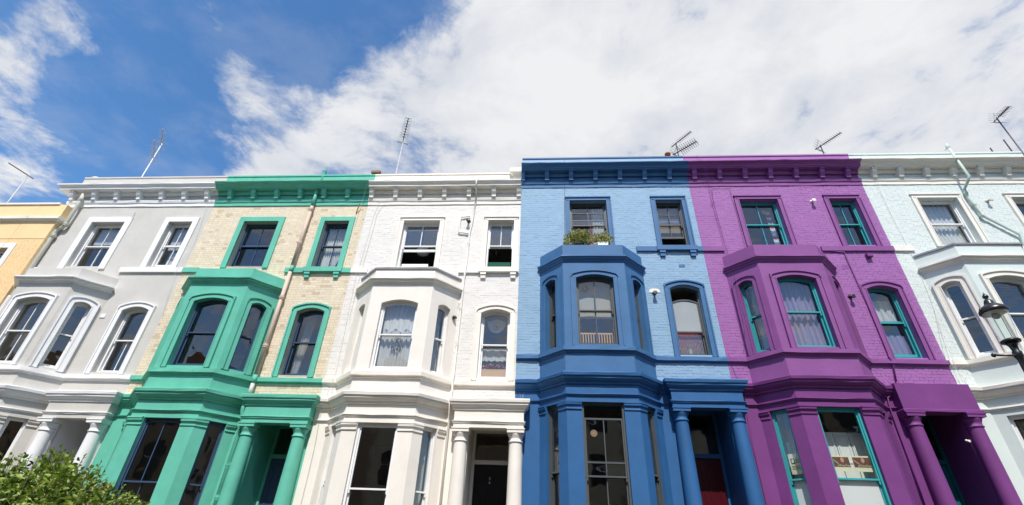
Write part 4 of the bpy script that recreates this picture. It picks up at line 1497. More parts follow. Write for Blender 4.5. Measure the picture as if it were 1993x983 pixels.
def leaf_cloud(c, rr, n, size, rng, shell=0.5, up_=0.4):
    q = MB()
    for _ in range(n):
        d = Vector((rng.gauss(0, 1), rng.gauss(0, 1), rng.gauss(0, 1))).normalized()
        k = (shell + (1 - shell) * rng.random())
        p = Vector((c[0] + d.x * rr[0] * k, c[1] + d.y * rr[1] * k, c[2] + d.z * rr[2] * k))
        leaf(q, p, (d + Vector((rng.uniform(-.7, .7), rng.uniform(-.7, .7), rng.uniform(-.3, .7) + up_))).normalized(), size * rng.uniform(0.6, 1.25), rng)
    return q


def leaf(q, p, d, L, rng, wid=0.5):
    a = Vector((rng.uniform(-1, 1), rng.uniform(-1, 1), rng.uniform(-1, 1)))
    s = d.cross(a)
    if s.length < 1e-3:
        s = Vector((1, 0, 0))
    s = s.normalized() * (L * wid * 0.5)
    nn = d.cross(s).normalized() * (L * 0.12)
    t = rng.random()
    m1, m2 = p + d * (L * 0.35), p + d * (L * 0.7)
    tip = p + d * L - nn * 0.9
    q.add([p, m1 + s + nn, m2 + s * 0.8 + nn * 0.5, tip, m2 - s * 0.8 + nn * 0.5, m1 - s + nn, m1, m2], [(0, 1, 6), (1, 2, 7, 6), (2, 3, 7), (0, 6, 5), (6, 7, 4, 5), (7, 3, 4)], t)


rng = random.Random(21)
q = leaf_cloud(P((u0 + u1) / 2, rev + 0.22, z0 + 0.42), (0.28, 0.06, 0.10), 260, 0.055, rng)
fo = q.thing('trailing_plant', 'dark_leaf', 'leafy plant with red flowers growing in the wooden flower box of the white house', 'plant')
for i in range(7):
    k = leaf_cloud(P(u0 + 0.12 + 0.09 * i, rev + 0.16, z0 + 0.38 + 0.03 * (i % 3)), (0.04, 0.02, 0.03), 18, 0.04, rng)
    k.part('flower', 'red_petal' if i % 2 else 'pink_petal', fo)
F, u0, u1, z0, z1, rise, rev = WIN[('white', 'bF')]
q = MB()
cxu = u0 + 0.52 * (u1 - u0)
zz = z0 + 0.47 * (z1 - z0)
for i, (du, dz) in enumerate(((-0.10, -0.22), (-0.03, -0.30), (0.04, -0.27), (0.10, -0.20), (0.0, -0.12))):
    q.tube([F.p(cxu + du * 0.6, rev + 0.15, zz), F.p(cxu + du, rev + 0.13, zz + dz)], 0.005, 4)
q.tube([F.p(cxu, rev + 0.15, zz + 0.1), F.p(cxu, rev + 0.15, zz)], 0.003, 4)
q.tube([F.p(cxu + 0.08 * math.cos(a_ * 0.524), rev + 0.15 + 0.02 * math.sin(a_ * 0.524), zz + 0.02 * math.sin(a_)) for a_ in range(13)], 0.006, 5)
wc = q.thing('wind_chime', 'aerial_dark', 'dark wind chime hanging in the front bay window of the white house', 'wind chime')
for du, dz in ((-0.10, -0.22), (-0.03, -0.30), (0.04, -0.27), (0.10, -0.20)):
    k = MB()
    cpt = F.p(cxu + du, rev + 0.13, zz + dz)
    k.lathe(cpt[0], cpt[1], [(0.002, cpt[2] + 0.05), (0.034, cpt[2]), (0.018, cpt[2] - 0.04), (0.002, cpt[2] - 0.09)], 8)
    k.part('pendant', 'aerial_dark', wc)
F, u0, u1, z0, z1, rise, rev = WIN[('white', 'bR')]
disc_thing('hanging_disc', 'brass', F, (u0 + u1) / 2, rev + 0.16, z1 - 0.32, 0.07, 'round brass disc in the right-hand bay window of the white house', 'disc', inner='ink')
# open windows of the white house
c = at(823, 489, 0.9)
q = MB()
q.lathe(c.x, 0.9, [(0.02, c.z + 0.17), (0.10, c.z + 0.16), (0.19, c.z + 0.08), (0.21, c.z), (0.18, c.z - 0.08), (0.09, c.z - 0.13), (0.05, c.z - 0.135)], 24)
pl_ = q.thing('pendant_lamp', 'cloth_lamp' if 'cloth_lamp' in MATS else 'white_cloth', 'round white paper lamp hanging inside the open upper-left window of the white house', 'lamp', smooth=True)
k = MB()
k.tube([(c.x, 0.9, c.z + 0.17), (c.x, 0.9, ZL['sl'][3] - 0.15)], 0.006, 5)
k.part('cord', 'cable_white', pl_)
F, u0, u1, z0, z1, rise, rev = WIN[('white', 'w2L')]
q = MB()
q.fbox(F, u0 + 0.06, u1 - 0.26, rev + 0.15, rev + 0.40, z0 + 0.05, z0 + 0.26)
q.thing('storage_box', 'panel_white', 'plain white box on the sill of the open upper-left window of the white house', 'box')
F, u0, u1, z0, z1, rise, rev = WIN[('white', 'w2R')]
q = MB()
P = F.p
q.hexa([P(u0 + 0.08, rev - 0.02, z0 + 0.047), P(u1 - 0.08, rev - 0.02, z0 + 0.047), P(u1 - 0.08, rev + 0.1, z0 + 0.047), P(u0 + 0.08, rev + 0.1, z0 + 0.047),
        P(u0 + 0.06, rev - 0.05, z0 + 0.2), P(u1 - 0.06, rev - 0.05, z0 + 0.2), P(u1 - 0.06, rev + 0.12, z0 + 0.2), P(u0 + 0.06, rev + 0.12, z0 + 0.2)])
q.thing('window_planter', 'planter_green', 'dark green planter on the sill of the open upper-right window of the white house', 'planter')
q = MB()
c = at(967, 490, 0.7)
q.lathe(c.x, 0.7, [(0.01, c.z + 0.12), (0.05, c.z + 0.06), (0.045, c.z), (0.07, c.z - 0.06), (0.03, c.z - 0.12), (0.012, c.z - 0.2)], 10)
hl = q.thing('hanging_lantern', 'black_iron', 'small dark lantern hanging inside the open upper-right window of the white house', 'lantern', smooth=True)
k = MB()
k.tube([(c.x, 0.7, c.z + 0.12), (c.x, 0.7, ZL['sl'][3] - 0.15)], 0.004, 4)
k.part('chain', 'black_iron', hl)

# blue house
curtain(('blue', 'w2L'), 0.62, 0.95, 0.10, 0.97, 'white_cloth', 'white pleated curtain in the upper-left window of the blue house', folds=4, seed=13)
curtain(('blue', 'w2L'), 0.54, 0.64, 0.08, 0.97, 'pink_cloth', 'dusky pink curtain beside the white one in the upper-left window of the blue house', folds=2, seed=14, d=0.13)
curtain(('blue', 'w2L'), 0.05, 0.11, 0.08, 0.97, 'pink_cloth', 'narrow pink curtain at the left side of the upper-left window of the blue house', folds=2, seed=15, d=0.13)
curtain(('blue', 'w2R'), 0.06, 0.94, 0.40, 0.97, 'tan_cloth', 'tan folded blind half down in the upper-right window of the blue house', folds=1, amp=0.003, seed=16, name='roman_blind', cat='blind')
curtain(('blue', 'bF'), 0.04, 0.96, 0.42, 0.97, 'cream_cloth', 'pale blind in the upper half of the front bay window of the blue house', folds=1, amp=0.004, seed=17, name='roller_blind', cat='blind')
curtain(('blue', 'bL'), 0.05, 0.6, 0.03, 0.97, 'cream_cloth', 'pale curtain in the left-hand bay window of the blue house', folds=3, seed=19, d=0.07)
curtain(('blue', 'bR'), 0.5, 0.95, 0.03, 0.97, 'cream_cloth', 'pale curtain in the right-hand bay window of the blue house', folds=3, seed=20, d=0.07)
for k_, w_ in (('gL', 'left'), ('gR', 'right')):
    curtain(('blue', k_), 0.55 if k_ == 'gL' else 0.12, 0.95 if k_ == 'gL' else 0.55, 0.02, 0.97, 'white_cloth', 'white curtain in the %s-hand ground-floor bay window of the blue house' % w_, folds=3, seed=22, d=0.05)
F, u0, u1, z0, z1, rise, rev = WIN[('blue', 'bF')]
q = MB()
d_ = rev + 0.24
q.fbox(F, u0 + 0.07, u1 - 0.07, d_, d_ + 0.03, z0 + 0.40, z0 + 0.44)
cot = q.thing('wooden_rail', 'oak', 'wooden slatted rail low behind the front bay window of the blue house', 'rail')
k = MB()
k.fbox(F, u0 + 0.07, u1 - 0.07, d_, d_ + 0.03, z0 + 0.06, z0 + 0.10)
k.part('bottom_rail', 'oak', cot)
for i in range(13):
    k = MB()
    ua = u0 + 0.07 + (u1 - u0 - 0.165) * i / 12
    k.fbox(F, ua, ua + 0.025, d_ + 0.004, d_ + 0.026, z0 + 0.10, z0 + 0.40)
    k.part('slat', 'oak', cot)
disc_thing('hanging_disc', 'ink', F, u0 + 0.24, rev + 0.14, z1 - 0.27, 0.085, 'dark round disc in the front bay window of the blue house', 'disc', inner='brass')
F, u0, u1, z0, z1, rise, rev = WIN[('blue', 'gF')]
disc_thing('hanging_disc', 'tan_cloth', F, u0 + 0.25, rev + 0.14, z1 - 0.62, 0.075, 'cream round disc in the ground-floor front window of the blue house', 'disc', inner='oak')
F, u0, u1, z0, z1, rise, rev = WIN[('blue', 'w1R')]
disc_thing('hanging_disc', 'oak', F, (u0 + u1) / 2, rev + 0.13, z1 - 0.60, 0.065, 'brown round disc on the pale arched side window of the blue house', 'disc', inner='ink')
q = MB()
q.fbox(F, u0 - 0.02, u1 + 0.02, rev + 0.34, rev + 0.37, z0 + 0.0, z0 + 0.85)
q.thing('room_wall_panel', 'red_wall', 'red panel for the room wall behind the arched side window of the blue house', 'wall panel')  # added red panel for the room wall, close enough to catch sun
q = MB()
for i in range(19):
    ua = u0 + 0.05 + (u1 - u0 - 0.1) * i / 18
    q.tube([F.p(ua, rev + 0.13, z0 + 0.05), F.p(ua, rev + 0.13, z0 + 0.85)], 0.0022, 3)
for i in range(22):
    za = z0 + 0.06 + 0.036 * i
    q.tube([F.p(u0 + 0.05, rev + 0.13, za), F.p(u1 - 0.05, rev + 0.13, za)], 0.0022, 3)
mo = q.thing('wire_mesh', 'ivory_trim', 'fine wire mesh across the lower arched side window of the blue house', 'mesh')
q = MB()
pp = F.p((u0 + u1) / 2 + 0.02, rev + 0.3, z0 + 0.05)
q.lathe(pp[0], pp[1], [(0.09, pp[2]), (0.07, pp[2] + 0.06), (0.035, pp[2] + 0.14), (0.05, pp[2] + 0.24), (0.03, pp[2] + 0.30), (0.045, pp[2] + 0.36), (0.01, pp[2] + 0.40)], 12)
fig = q.thing('ornament', 'cream_cloth', 'small pale ornament on the sill of the arched side window of the blue house', 'ornament', smooth=True)
k = MB()
k.tube([(pp[0], pp[1], pp[2] + 0.28), (pp[0] + 0.1, pp[1], pp[2] + 0.34), (pp[0] + 0.17, pp[1], pp[2] + 0.42)], 0.018, 6, 0.01)
k.part('arm', 'cream_cloth', fig)

# purple house
F, u0, u1, z0, z1, rise, rev = WIN[('purple', 'w2L')]
disc_thing('hanging_disc', 'brass', F, u0 + 0.78, rev + 0.13, z1 - 0.27, 0.07, 'brass round disc in the upper-left window of the purple house', 'disc', inner='ink')
st_ = empty('striped_towel', F.p(u0 + 0.93, rev + 0.25, z0 + 0.05), 'long striped red, white and blue cloth in the upper-left window of the purple house', 'towel')
for i in range(14):
    k = MB()
    za, zb = z0 + 0.05 + 0.10 * i, z0 + 0.05 + 0.10 * (i + 1)
    k.strip(F, u0 + 0.86, u0 + 1.0, za, zb, rev + 0.25, rev + 0.258, 6)
    k.v = [(x, y + 0.012 * math.sin(x * 60), z) for x, y, z in k.v]
    k.part('stripe', ('red_cloth', 'white_cloth', 'navy_cloth', 'white_cloth')[i % 4], st_)
rng = random.Random(31)


def potted(center, rr, n, size, leafm, pot_r, pot_h, potm, label, square=False):
    """pot standing on z = center[2]"""
    x, y, z = center
    o = empty('potted_plant', (x, y, z), label, 'plant')
    k = MB()
    if square:
        k.box(x - pot_r, x + pot_r, y - pot_r * 0.8, y + pot_r * 0.8, z + 0.002, z + pot_h)
        k.box(x - pot_r * 1.06, x + pot_r * 1.06, y - pot_r * 0.86, y + pot_r * 0.86, z + pot_h, z + pot_h + 0.02)
    else:
        k.lathe(x, y, [(pot_r * 0.72, z + 0.002), (pot_r * 0.95, z + pot_h * 0.8), (pot_r * 1.08, z + pot_h * 0.8), (pot_r * 1.08, z + pot_h), (pot_r * 0.9, z + pot_h)], 16)
    k.part('pot', potm, o)
    k = leaf_cloud((x, y, z + pot_h + rr[2] * 0.85), rr, n, size, rng, 0.25, 0.5)
    k.part('foliage', leafm, o)
    k = MB()
    for i in range(7):
        a_ = i * 0.9
        k.tube([(x, y, z + pot_h - 0.02), (x + 0.3 * rr[0] * math.cos(a_), y + 0.3 * rr[1] * math.sin(a_), z + pot_h + rr[2] * 0.6), (x + 0.7 * rr[0] * math.cos(a_), y + 0.7 * rr[1] * math.sin(a_), z + pot_h + rr[2] * 1.2)], 0.012, 5, 0.005)
    k.part('stem', 'bark', o)
    return o


pz = ZR['bp'] + 0.001
cA = at(1127, 470, -0.36)
potted((cA.x, -0.36, pz), (0.40, 0.21, 0.25), 800, 0.08, 'succulent_leaf', 0.14, 0.17, 'black_iron', 'bushy yellow-green succulent, the larger of two plants on the blue bay roof')
cB = at(1172, 470, -0.36)
potted((cB.x, -0.36, pz), (0.29, 0.16, 0.19), 420, 0.075, 'succulent_leaf', 0.14, 0.17, 'panel_white', 'smaller succulent in a pale square planter on the blue bay roof', True)
cC = at(1102, 471, -0.42)
potted((cC.x, -0.42, pz), (0.11, 0.08, 0.08), 90, 0.06, 'succulent_leaf', 0.06, 0.09, 'terracotta', 'little succulent in a terracotta pot at the left end of the blue bay roof')
cD = at(1150, 470, -0.30)
q = MB()
q.lathe(cD.x, -0.30, [(0.07, pz), (0.1, pz + 0.12), (0.115, pz + 0.12), (0.115, pz + 0.15), (0.08, pz + 0.15)], 16)
q.thing('flower_pot', 'terracotta', 'empty terracotta pot between the two larger plants on the blue bay roof', 'pot', smooth=True)
F, u0, u1, z0, z1, rise, rev = WIN[('purple', 'w2R')]
for fu, sz, lb in ((0.25, 0.14, 'left-hand'), (0.62, 0.11, 'right-hand')):
    pp = F.p(u0 + fu * (u1 - u0), rev + 0.30, z0 + 0.03)
    potted(pp, (sz, 0.08, 0.11), 160, 0.05, 'dark_leaf', 0.075, 0.11, 'terracotta', '%s leafy plant in a clay pot in the upper-right window of the purple house' % lb)
F, u0, u1, z0, z1, rise, rev = WIN[('purple', 'w2L')]
pp = F.p(u0 + 0.14, rev + 0.28, z0 + 0.03)
potted(pp, (0.12, 0.07, 0.07), 90, 0.05, 'succulent_leaf', 0.06, 0.08, 'terracotta', 'small pale plant at the lower left of the upper-left window of the purple house')
curtain(('purple', 'bF'), 0.05, 0.95, 0.03, 0.98, 'lilac_cloth', 'sheer lilac curtain in the front bay window of the purple house', folds=6, seed=23, amp=0.03)
curtain(('purple', 'bL'), 0.3, 0.95, 0.03, 0.98, 'net_cloth', 'thin net curtain in the left-hand bay window of the purple house', folds=3, seed=24, d=0.06)
curtain(('purple', 'w1R'), 0.06, 0.94, 0.55, 0.86, 'net_cloth', 'upper net half-curtain in the arched side window of the purple house', folds=4, seed=25)
curtain(('purple', 'w1R'), 0.06, 0.94, 0.06, 0.36, 'lilac_cloth', 'lower net half-curtain in the arched side window of the purple house', folds=4, seed=26)
F, u0, u1, z0, z1, rise, rev = WIN[('purple', 'gF')]
sh = empty('window_shutter', F.p((u0 + u1) / 2, rev + 0.45, z0 + 0.5), 'white panelled shutters behind the ground-floor bay of the purple house', 'shutter')
zm_ = z0 + (z1 - z0) * 0.42
for i in range(4):
    k = MB()
    ua = u0 - 0.15 + 0.31 * i
    zt_2 = z1 - 0.42
    k.fbox(F, ua, ua + 0.295, rev + 0.42, rev + 0.45, zm_ - 1.0, zt_2)
    for a_, b_, c_, d_ in ((0.03, 0.265, 0.05, 0.08), (0.03, 0.265, 0.6, 0.63), (0.03, 0.06, 0.08, 0.6), (0.235, 0.265, 0.08, 0.6)):
        k.fbox(F, ua + a_, ua + b_, rev + 0.405, rev + 0.4205, zt_2 - d_, zt_2 - c_)
    k.part('panel', 'panel_white', sh)


def text_mesh(body, size, F, u, d, z, mat, parent, rot=0.0, name='lettering', thick=0.002):
    cu = bpy.data.curves.new('t', 'FONT')
    cu.body, cu.size, cu.align_x, cu.extrude = body, size, 'CENTER', thick
    ob = bpy.data.objects.new('t', cu)
    COL.objects.link(ob)
    dg = bpy.context.evaluated_depsgraph_get()
    me = bpy.data.meshes.new_from_object(ob.evaluated_get(dg))
    bpy.data.objects.remove(ob)
    q = MB()
    q.add([F.p(u + v.co.x, d - v.co.z, z + v.co.y) for v in me.vertices], [tuple(p.vertices) for p in me.polygons])
    bpy.data.meshes.remove(me)
    return q.part(name, mat, parent)


def blob(F, u, d, z, ru, rz, mat, parent, name, n=14):
    k = MB()
    vs = [F.p(u + ru * math.cos(2 * math.pi * i / n), d, z + rz * math.sin(2 * math.pi * i / n)) for i in range(n)]
    vb = [F.p(u + ru * math.cos(2 * math.pi * i / n), d + 0.0015, z + rz * math.sin(2 * math.pi * i / n)) for i in range(n)]
    k.add(vs + vb, [tuple(range(n - 1, -1, -1)), tuple(range(n, 2 * n))] + [(i, (i + 1) % n, n + (i + 1) % n, n + i) for i in range(n)])
    return k.part(name, mat, parent)


for fu, lb in ((0.30, 'left'), (0.74, 'right')):
    uc, zc_ = u0 + fu * (u1 - u0), zm_ + 0.33
    dd = rev + 0.105
    q = MB()
    q.fbox(F, uc - 0.17, uc + 0.17, dd, dd + 0.003, zc_ - 0.17, zc_ + 0.13)
    po = q.thing('poster', 'poster_paper', '%s of two cream posters with a brown picture in the purple house front window' % lb, 'poster')
    k = MB()
    k.fbox(F, uc - 0.165, uc + 0.165, dd - 0.0025, dd - 0.0005, zc_ - 0.09, zc_ + 0.10)
    k.part('picture', 'poster_photo', po)
    blob(F, uc + 0.03, dd - 0.0045, zc_ + 0.045, 0.033, 0.05, 'poster_skin', po, 'printed_face')
    k = MB()
    k.strip(F, uc - 0.15, uc - 0.06, lambda u: zc_ + 0.035 - (u - uc + 0.15) * 0.9, lambda u: zc_ + 0.065 - (u - uc + 0.15) * 0.9, dd - 0.0045, dd - 0.003, 4)
    k.part('printed_arm', 'poster_skin', po)
    text_mesh('atTimeTime', 0.055, F, uc + 0.04, dd - 0.005, zc_ - 0.08, 'poster_paper', po, thick=0.0005)
F, u0, u1, z0, z1, rise, rev = WIN[('purple', 'gL')]
zm_ = z0 + (z1 - z0) * 0.42
uc, zc_, dd = (u0 + u1) / 2, zm_ + 0.32, rev + 0.105
q = MB()
q.fbox(F, uc - 0.115, uc + 0.125, dd, dd + 0.003, zc_ - 0.2, zc_ + 0.2)
po = q.thing('poster', 'poster_paper', 'upright cream notice with a small portrait in the purple house left ground-floor window', 'poster')
k = MB()
k.fbox(F, uc - 0.08, uc + 0.0, dd - 0.0025, dd - 0.0005, zc_ - 0.0, zc_ + 0.11)
k.part('picture', 'ink', po)
blob(F, uc - 0.04, dd - 0.0045, zc_ + 0.055, 0.022, 0.038, 'poster_paper', po, 'printed_face')
for i in range(3):
    k = MB()
    k.fbox(F, uc + 0.02, uc + 0.09 - 0.015 * i, dd - 0.0025, dd - 0.0005, zc_ + 0.02 + 0.03 * i, zc_ + 0.035 + 0.03 * i)
    k.part('printed_line', 'ink', po)
    k = MB()
    k.fbox(F, uc - 0.08, uc + 0.10 - 0.02 * (i == 1), dd - 0.0025, dd - 0.0005, zc_ - 0.05 - 0.028 * i, zc_ - 0.04 - 0.028 * i)
    k.part('printed_line', 'ink', po)
curtain(('purple', 'gL'), 0.1, 0.95, 0.42, 0.75, 'white_cloth', 'white cloth behind the notice in the left ground-floor bay window of the purple house', folds=3, seed=27, d=0.15)
curtain(('purple', 'gL'), 0.3, 0.95, 0.68, 0.97, 'navy_cloth', 'blue cloth high in the left ground-floor bay window of the purple house', folds=3, seed=28, d=0.10)
# mint house
curtain(('mint', 'w2L'), 0, 0, 0.03, 0.98, 'white_cloth', 'white drape drawn to the right in the upper window of the mint house', folds=7, left=lambda t: 0.30 - 0.24 * t, right=lambda t: 0.95, seed=29)
slat_blind(('mint', 'bL'), 0.05, 0.93, 'dark_blind', 'dark slatted blind in the left-hand bay window of the mint house')
slat_blind(('mint', 'bF'), 0.05, 0.93, 'dark_blind', 'dark slatted blind in the front bay window of the mint house, behind the street lamp')
curtain(('mint', 'gL'), 0.05, 0.95, 0.02, 0.97, 'cream_cloth', 'grey-cream net in the left ground-floor bay window of the mint house', folds=5, seed=30, d=0.06)
curtain(('mint', 'gF'), 0.05, 0.95, 0.02, 0.97, 'cream_cloth', 'grey-cream net in the front ground-floor window of the mint house', folds=6, seed=33, d=0.06)
rng = random.Random(41)
k = MB()
cM = at(1855, 474, -0.2)
for i in range(120):
    x = cM.x + rng.uniform(-0.45, 0.55)
    p0 = Vector((x, -0.30 + rng.uniform(-0.15, 0.15), ZR['bp'] + 0.03))
    leaf(k, p0, Vector((rng.uniform(-.5, .5), rng.uniform(-.4, .4), 1)).normalized(), rng.uniform(0.05, 0.17), rng, 0.16)
k.thing('weed_tuft', 'succulent_leaf', 'thin green weeds growing on the bay roof of the mint house', 'weeds')

# door number 36 on the black door
hw = HOUSES['white']
dr = [o for o in hw.children_recursive if o.name.split('.')[0] == 'door'][0]
FD = Frame(0, 0, 1, 0)
dn_ = at(953, 935, 0.86)
text_mesh('3', 0.085, FD, dn_.x, 0.864, dn_.z + 0.01, 'door_number_metal', dr, name='number', thick=0.004)
text_mesh('6', 0.085, FD, dn_.x, 0.864, dn_.z - 0.075, 'door_number_metal', dr, name='number', thick=0.004)

# ------------------------------------------------------------------ television aerials on the roofs
def aerial(base, tops, label, mat='aerial_dark', mmat=None, y=2.2, roof=11.2, mr=0.022):
    """base: photo pixel of the mast foot at the roofline; tops: list of (clamp px, boom end px, elements, half width, reflector, x_shape)"""
    mmat = mmat or mat
    b = at(*base, y)
    tp = at(*tops[-1][0], y)
    o = empty('tv_aerial', (b.x, y, roof), label, 'aerial')
    k = MB()
    x = (b.x + tp.x) / 2
    k.tube([(x, y, roof), (x, y, tp.z + 0.06)], mr, 8)
    k.part('mast', mmat, o, smooth=True)
    for cl, be, n, hwid, refl, xs in tops:
        c = at(*cl, y)
        c = Vector((x, y - 0.03, c.z))
        e = at_z(be[0], be[1], c.z)
        d = (e - c)
        if d.length > 2.2:
            d = d.normalized() * 2.2
        L = d.length
        d.normalize()
        side = d.cross(Vector((0, 0, 1))).normalized()
        k = MB()
        k.tube([c - d * 0.22, c + d * L], 0.018, 6)
        k.part('boom', mat, o)
        k = MB()
        for i in range(n):
            p = c + d * (0.10 + (L - 0.12) * i / (n - 1))
            w = hwid * (1.0 - 0.25 * i / n)
            if xs:
                for sg in (-1, 1):
                    k.tube([p - side * w + Vector((0, 0, sg * w * 0.35)), p, p + side * w + Vector((0, 0, sg * w * 0.35))], 0.007, 4)
                k.tube([p - side * w * 0.3, p + side * w * 0.3], 0.014, 5)
            else:
                k.tube([p - side * w, p + side * w], 0.0065, 4)
        k.part('elements', mat, o, kind='stuff')
        if refl:
            k = MB()
            for i in range(4):
                for sg in (-1, 1):
                    p = c - d * (0.16 - 0.05 * i) + Vector((0, 0, sg * (0.06 + 0.07 * i)))
                    k.tube([p - side * hwid * 1.3, p + side * hwid * 1.3], 0.005, 4)
            for sg in (-1, 1):
                k.tube([c - d * 0.18, c - d * 0.0 + Vector((0, 0, sg * 0.30))], 0.007, 4)
            k.part('reflector', mat, o, kind='stuff')
    return o


aerial((15, 393), [((56, 342), (16.5, 317), 9, 0.05, False, False)], 'thin dark aerial on a pole above the yellow house', 'aerial_dark', 'aerial_grey', y=1.6, roof=10.2)
aerial((274, 348), [((299, 306), (301, 273), 11, 0.15, True, False), ((314, 282), (317, 251), 11, 0.15, True, False)], 'pale mast with two aerials above the grey house', 'aerial_grey', 'wall_lamp_white')
aerial((775, 336), [((782, 271), (795, 230), 8, 0.17, True, True)], 'single tall aerial above the white house', 'aerial_dark', 'aerial_grey')
aerial((1318, 302), [((1317, 297), (1356, 275), 9, 0.22, True, True), ((1318, 280), (1345, 256), 10, 0.12, False, False)], 'short mast with two dark aerials above the blue house', 'aerial_dark', y=1.6, roof=11.8)
aerial((1603, 300), [((1598, 285), (1637, 258), 10, 0.13, True, False)], 'small dark aerial above the purple house', 'aerial_dark', y=1.6, roof=11.8)
aerial((1991, 297), [((1940, 231), (1964, 207), 8, 0.16, True, True)], 'tall slanting-looking aerial at the right above the mint house', 'aerial_dark', y=2.6, roof=11.8)
for (pa, pb, lb) in (((1953, 272), (1968, 294), 'longer'), ((1927, 288), (1931, 294), 'shorter')):
    a_ = at(*pa, 1.2)
    q = MB()
    q.tube([(a_.x, 1.2, 11.8), (a_.x, 1.2, a_.z)], 0.02, 6)
    q.thing('roof_pole', 'aerial_dark', '%s of two bare dark poles above the mint house parapet' % lb, 'pole')

# ------------------------------------------------------------------ street lamp at the right
LX, LY, LS = 6.09, -5.2, 0.83                 # LS: size of the lantern
lz = lambda z: 4.245 + (z - 4.245) * LS
lamp = empty('street_lamp', (LX, LY, 0), 'black street lamp with a tapering glass lantern at the right edge', 'street lamp')
q = MB()
q.lathe(LX, LY, [(0.17, 0.0), (0.17, 0.25), (0.13, 0.3), (0.12, 0.9), (0.14, 0.93), (0.14, 0.98), (0.075, 1.05), (0.06, 2.6), (0.045, 3.7), (0.055, 3.72), (0.055, 3.78), (0.04, 3.8), (0.036, 4.0), (0.05, 4.03), (0.05, 4.09), (0.038, 4.11), (0.045, 4.17), (0.075, 4.225)], 20)
q.part('post', 'black_iron', lamp, smooth=True)
q = MB()
q.tube([(LX - 0.30, LY, 4.045), (LX + 0.30, LY, 4.045)], 0.014, 8)
for sx in (-0.3, 0.3):
    q.lathe(LX + sx, LY, [(0.005, 4.015), (0.025, 4.03), (0.028, 4.045), (0.025, 4.06), (0.005, 4.075)], 10)
q.part('ladder_bar', 'black_iron', lamp, smooth=True)
zg0, zg1, rg0, rg1 = 4.245, 4.245 + 0.49 * LS, 0.088, 0.168 * LS
q = MB()
q.lathe(LX, LY, [(0.06, 4.222), (rg0 + 0.014, 4.222), (rg0 + 0.018, 4.245), (rg0 - 0.006, 4.262), (0.06, 4.255)], 28)
q.part('base_ring', 'black_iron', lamp, smooth=True)
q = MB()
n = 40
for rr_ in (0.0, -0.004):
    o_ = len(q.v)
    q.v += [(LX + (rg0 + rr_) * math.cos(2 * math.pi * i / n), LY + (rg0 + rr_) * math.sin(2 * math.pi * i / n), zg0) for i in range(n)]
    q.v += [(LX + (rg1 + rr_) * math.cos(2 * math.pi * i / n), LY + (rg1 + rr_) * math.sin(2 * math.pi * i / n), zg1) for i in range(n)]
    q.f += [(o_ + i, o_ + (i + 1) % n, o_ + n + (i + 1) % n, o_ + n + i) for i in range(n)]
q.part('glass', 'lamp_glass', lamp, smooth=True)
q = MB()
q.lathe(LX, LY, [(r_ * 0.86 * LS, lz(z_ + 0.08)) for r_, z_ in [(0.185, 4.652), (0.208, 4.645), (0.222, 4.66), (0.218, 4.695), (0.19, 4.735), (0.13, 4.775), (0.085, 4.795), (0.078, 4.82), (0.07, 4.85), (0.05, 4.885), (0.032, 4.895), (0.024, 4.905), (0.045, 4.925), (0.048, 4.95), (0.028, 4.98), (0.012, 5.0), (0.010, 5.02), (0.002, 5.03)]], 28)
q.part('canopy', 'black_iron', lamp, smooth=True)
for sx in (-0.19 * LS, 0.19 * LS):
    q = MB()
    q.lathe(LX + sx, LY, [(r_, lz(z_)) for r_, z_ in [(0.004, 4.76), (0.016, 4.77), (0.018, 4.785), (0.012, 4.80), (0.003, 4.815)]], 10)
    q.part('knob', 'black_iron', lamp, smooth=True)
q = MB()
q.lathe(LX, LY, [(r_ * LS, lz(z_)) for r_, z_ in [(0.02, 4.731), (0.158, 4.731), (0.15, 4.718), (0.03, 4.71)]], 24)
q.part('reflector', 'wall_lamp_white', lamp, smooth=True)
q = MB()
q.lathe(LX, LY, [(r_ * LS, lz(z_)) for r_, z_ in [(0.02, 4.712), (0.055, 4.68), (0.06, 4.655), (0.03, 4.63), (0.01, 4.625)]], 16)
q.part('bulb', 'aerial_grey', lamp, smooth=True)
for sx in (-0.05, 0.05):
    q = MB()
    q.tube([(LX + sx, LY, 4.25), (LX + sx * 1.1, LY, lz(4.72))], 0.004, 5)
    q.part('rod', 'black_iron', lamp)


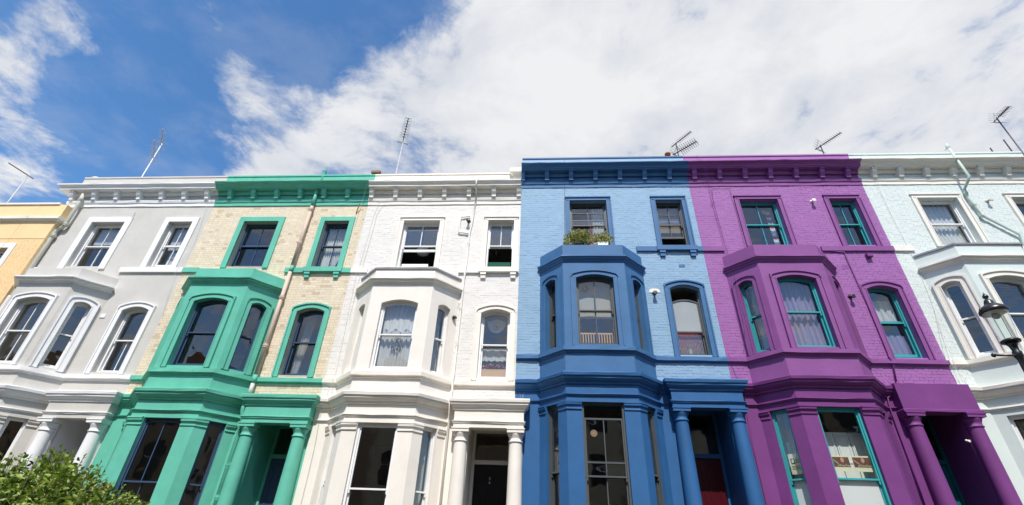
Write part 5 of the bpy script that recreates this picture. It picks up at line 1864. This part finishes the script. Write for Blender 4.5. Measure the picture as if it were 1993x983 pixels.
# ------------------------------------------------------------------ shrubs in the front gardens
def shrub(cx, cy, rx, ry, ztop, label, n_stem, seed, flowers=0, zfull=0.7):
    rng = random.Random(seed)
    o = empty('garden_shrub', (cx, cy, 0), label, 'shrub')
    st, lv, fl = MB(), MB(), []
    for i in range(n_stem):
        a_ = rng.uniform(0, 2 * math.pi)
        k = math.sqrt(rng.random())
        ex, ey = cx + rx * k * math.cos(a_), cy + ry * k * math.sin(a_)
        hz = ztop * (1 - 0.24 * k * k) * rng.uniform(0.84, 1.0)
        b0 = Vector((cx + (ex - cx) * 0.25, cy + (ey - cy) * 0.25, 0.0))
        b1 = Vector((cx + (ex - cx) * 0.8, cy + (ey - cy) * 0.8, hz * 0.55))
        b2 = Vector((ex + rng.uniform(-.08, .08), ey + rng.uniform(-.08, .08), hz))
        pts = [b0 * (1 - t) ** 2 + b1 * 2 * t * (1 - t) + b2 * t * t for t in [j / 8 for j in range(9)]]
        st.tube(pts, 0.011, 5, 0.003)
        m_ = int(66 * zfull / 0.7)
        for j in range(m_):
            t = 0.30 + 0.70 * (j + rng.random()) / m_
            p = b0 * (1 - t) ** 2 + b1 * 2 * t * (1 - t) + b2 * t * t
            tg = (b1 - b0) * (1 - t) + (b2 - b1) * t
            tg.normalize()
            an = j * 2.4 + rng.uniform(-.5, .5)
            s = Vector((math.cos(an), math.sin(an), 0))
            spread = 0.02 + 0.10 * (1 - t)
            leaf(lv, p + s * rng.uniform(0, spread), (s * 1.0 + tg * rng.uniform(0.2, 1.0) + Vector((0, 0, rng.uniform(-.3, .2)))).normalized(), rng.uniform(0.06, 0.115) * (0.75 if t > 0.95 else 1), rng, 0.52)
        if rng.random() < flowers:
            fl.append(b2 * 0.93 + b1 * 0.07 + Vector((rng.uniform(-.05, .05), -0.04, 0)))
    st.part('stem', 'bark', o, kind='stuff')
    lv.part('foliage', 'shrub_leaf', o, kind='stuff')
    for p in fl:
        k = leaf_cloud(p, (0.012, 0.012, 0.016), 7, 0.036, rng)
        k.part('flower', 'pink_petal', o)
    return o


shrub(-5.80, -5.75, 1.5, 0.75, 2.54, 'leafy green garden shrub with a few pink flowers at the lower left', 420, 51, flowers=0.035)
shrub(6.05, -4.45, 0.62, 0.5, 2.35, 'leafy shrub just showing at the lower right corner', 60, 52)
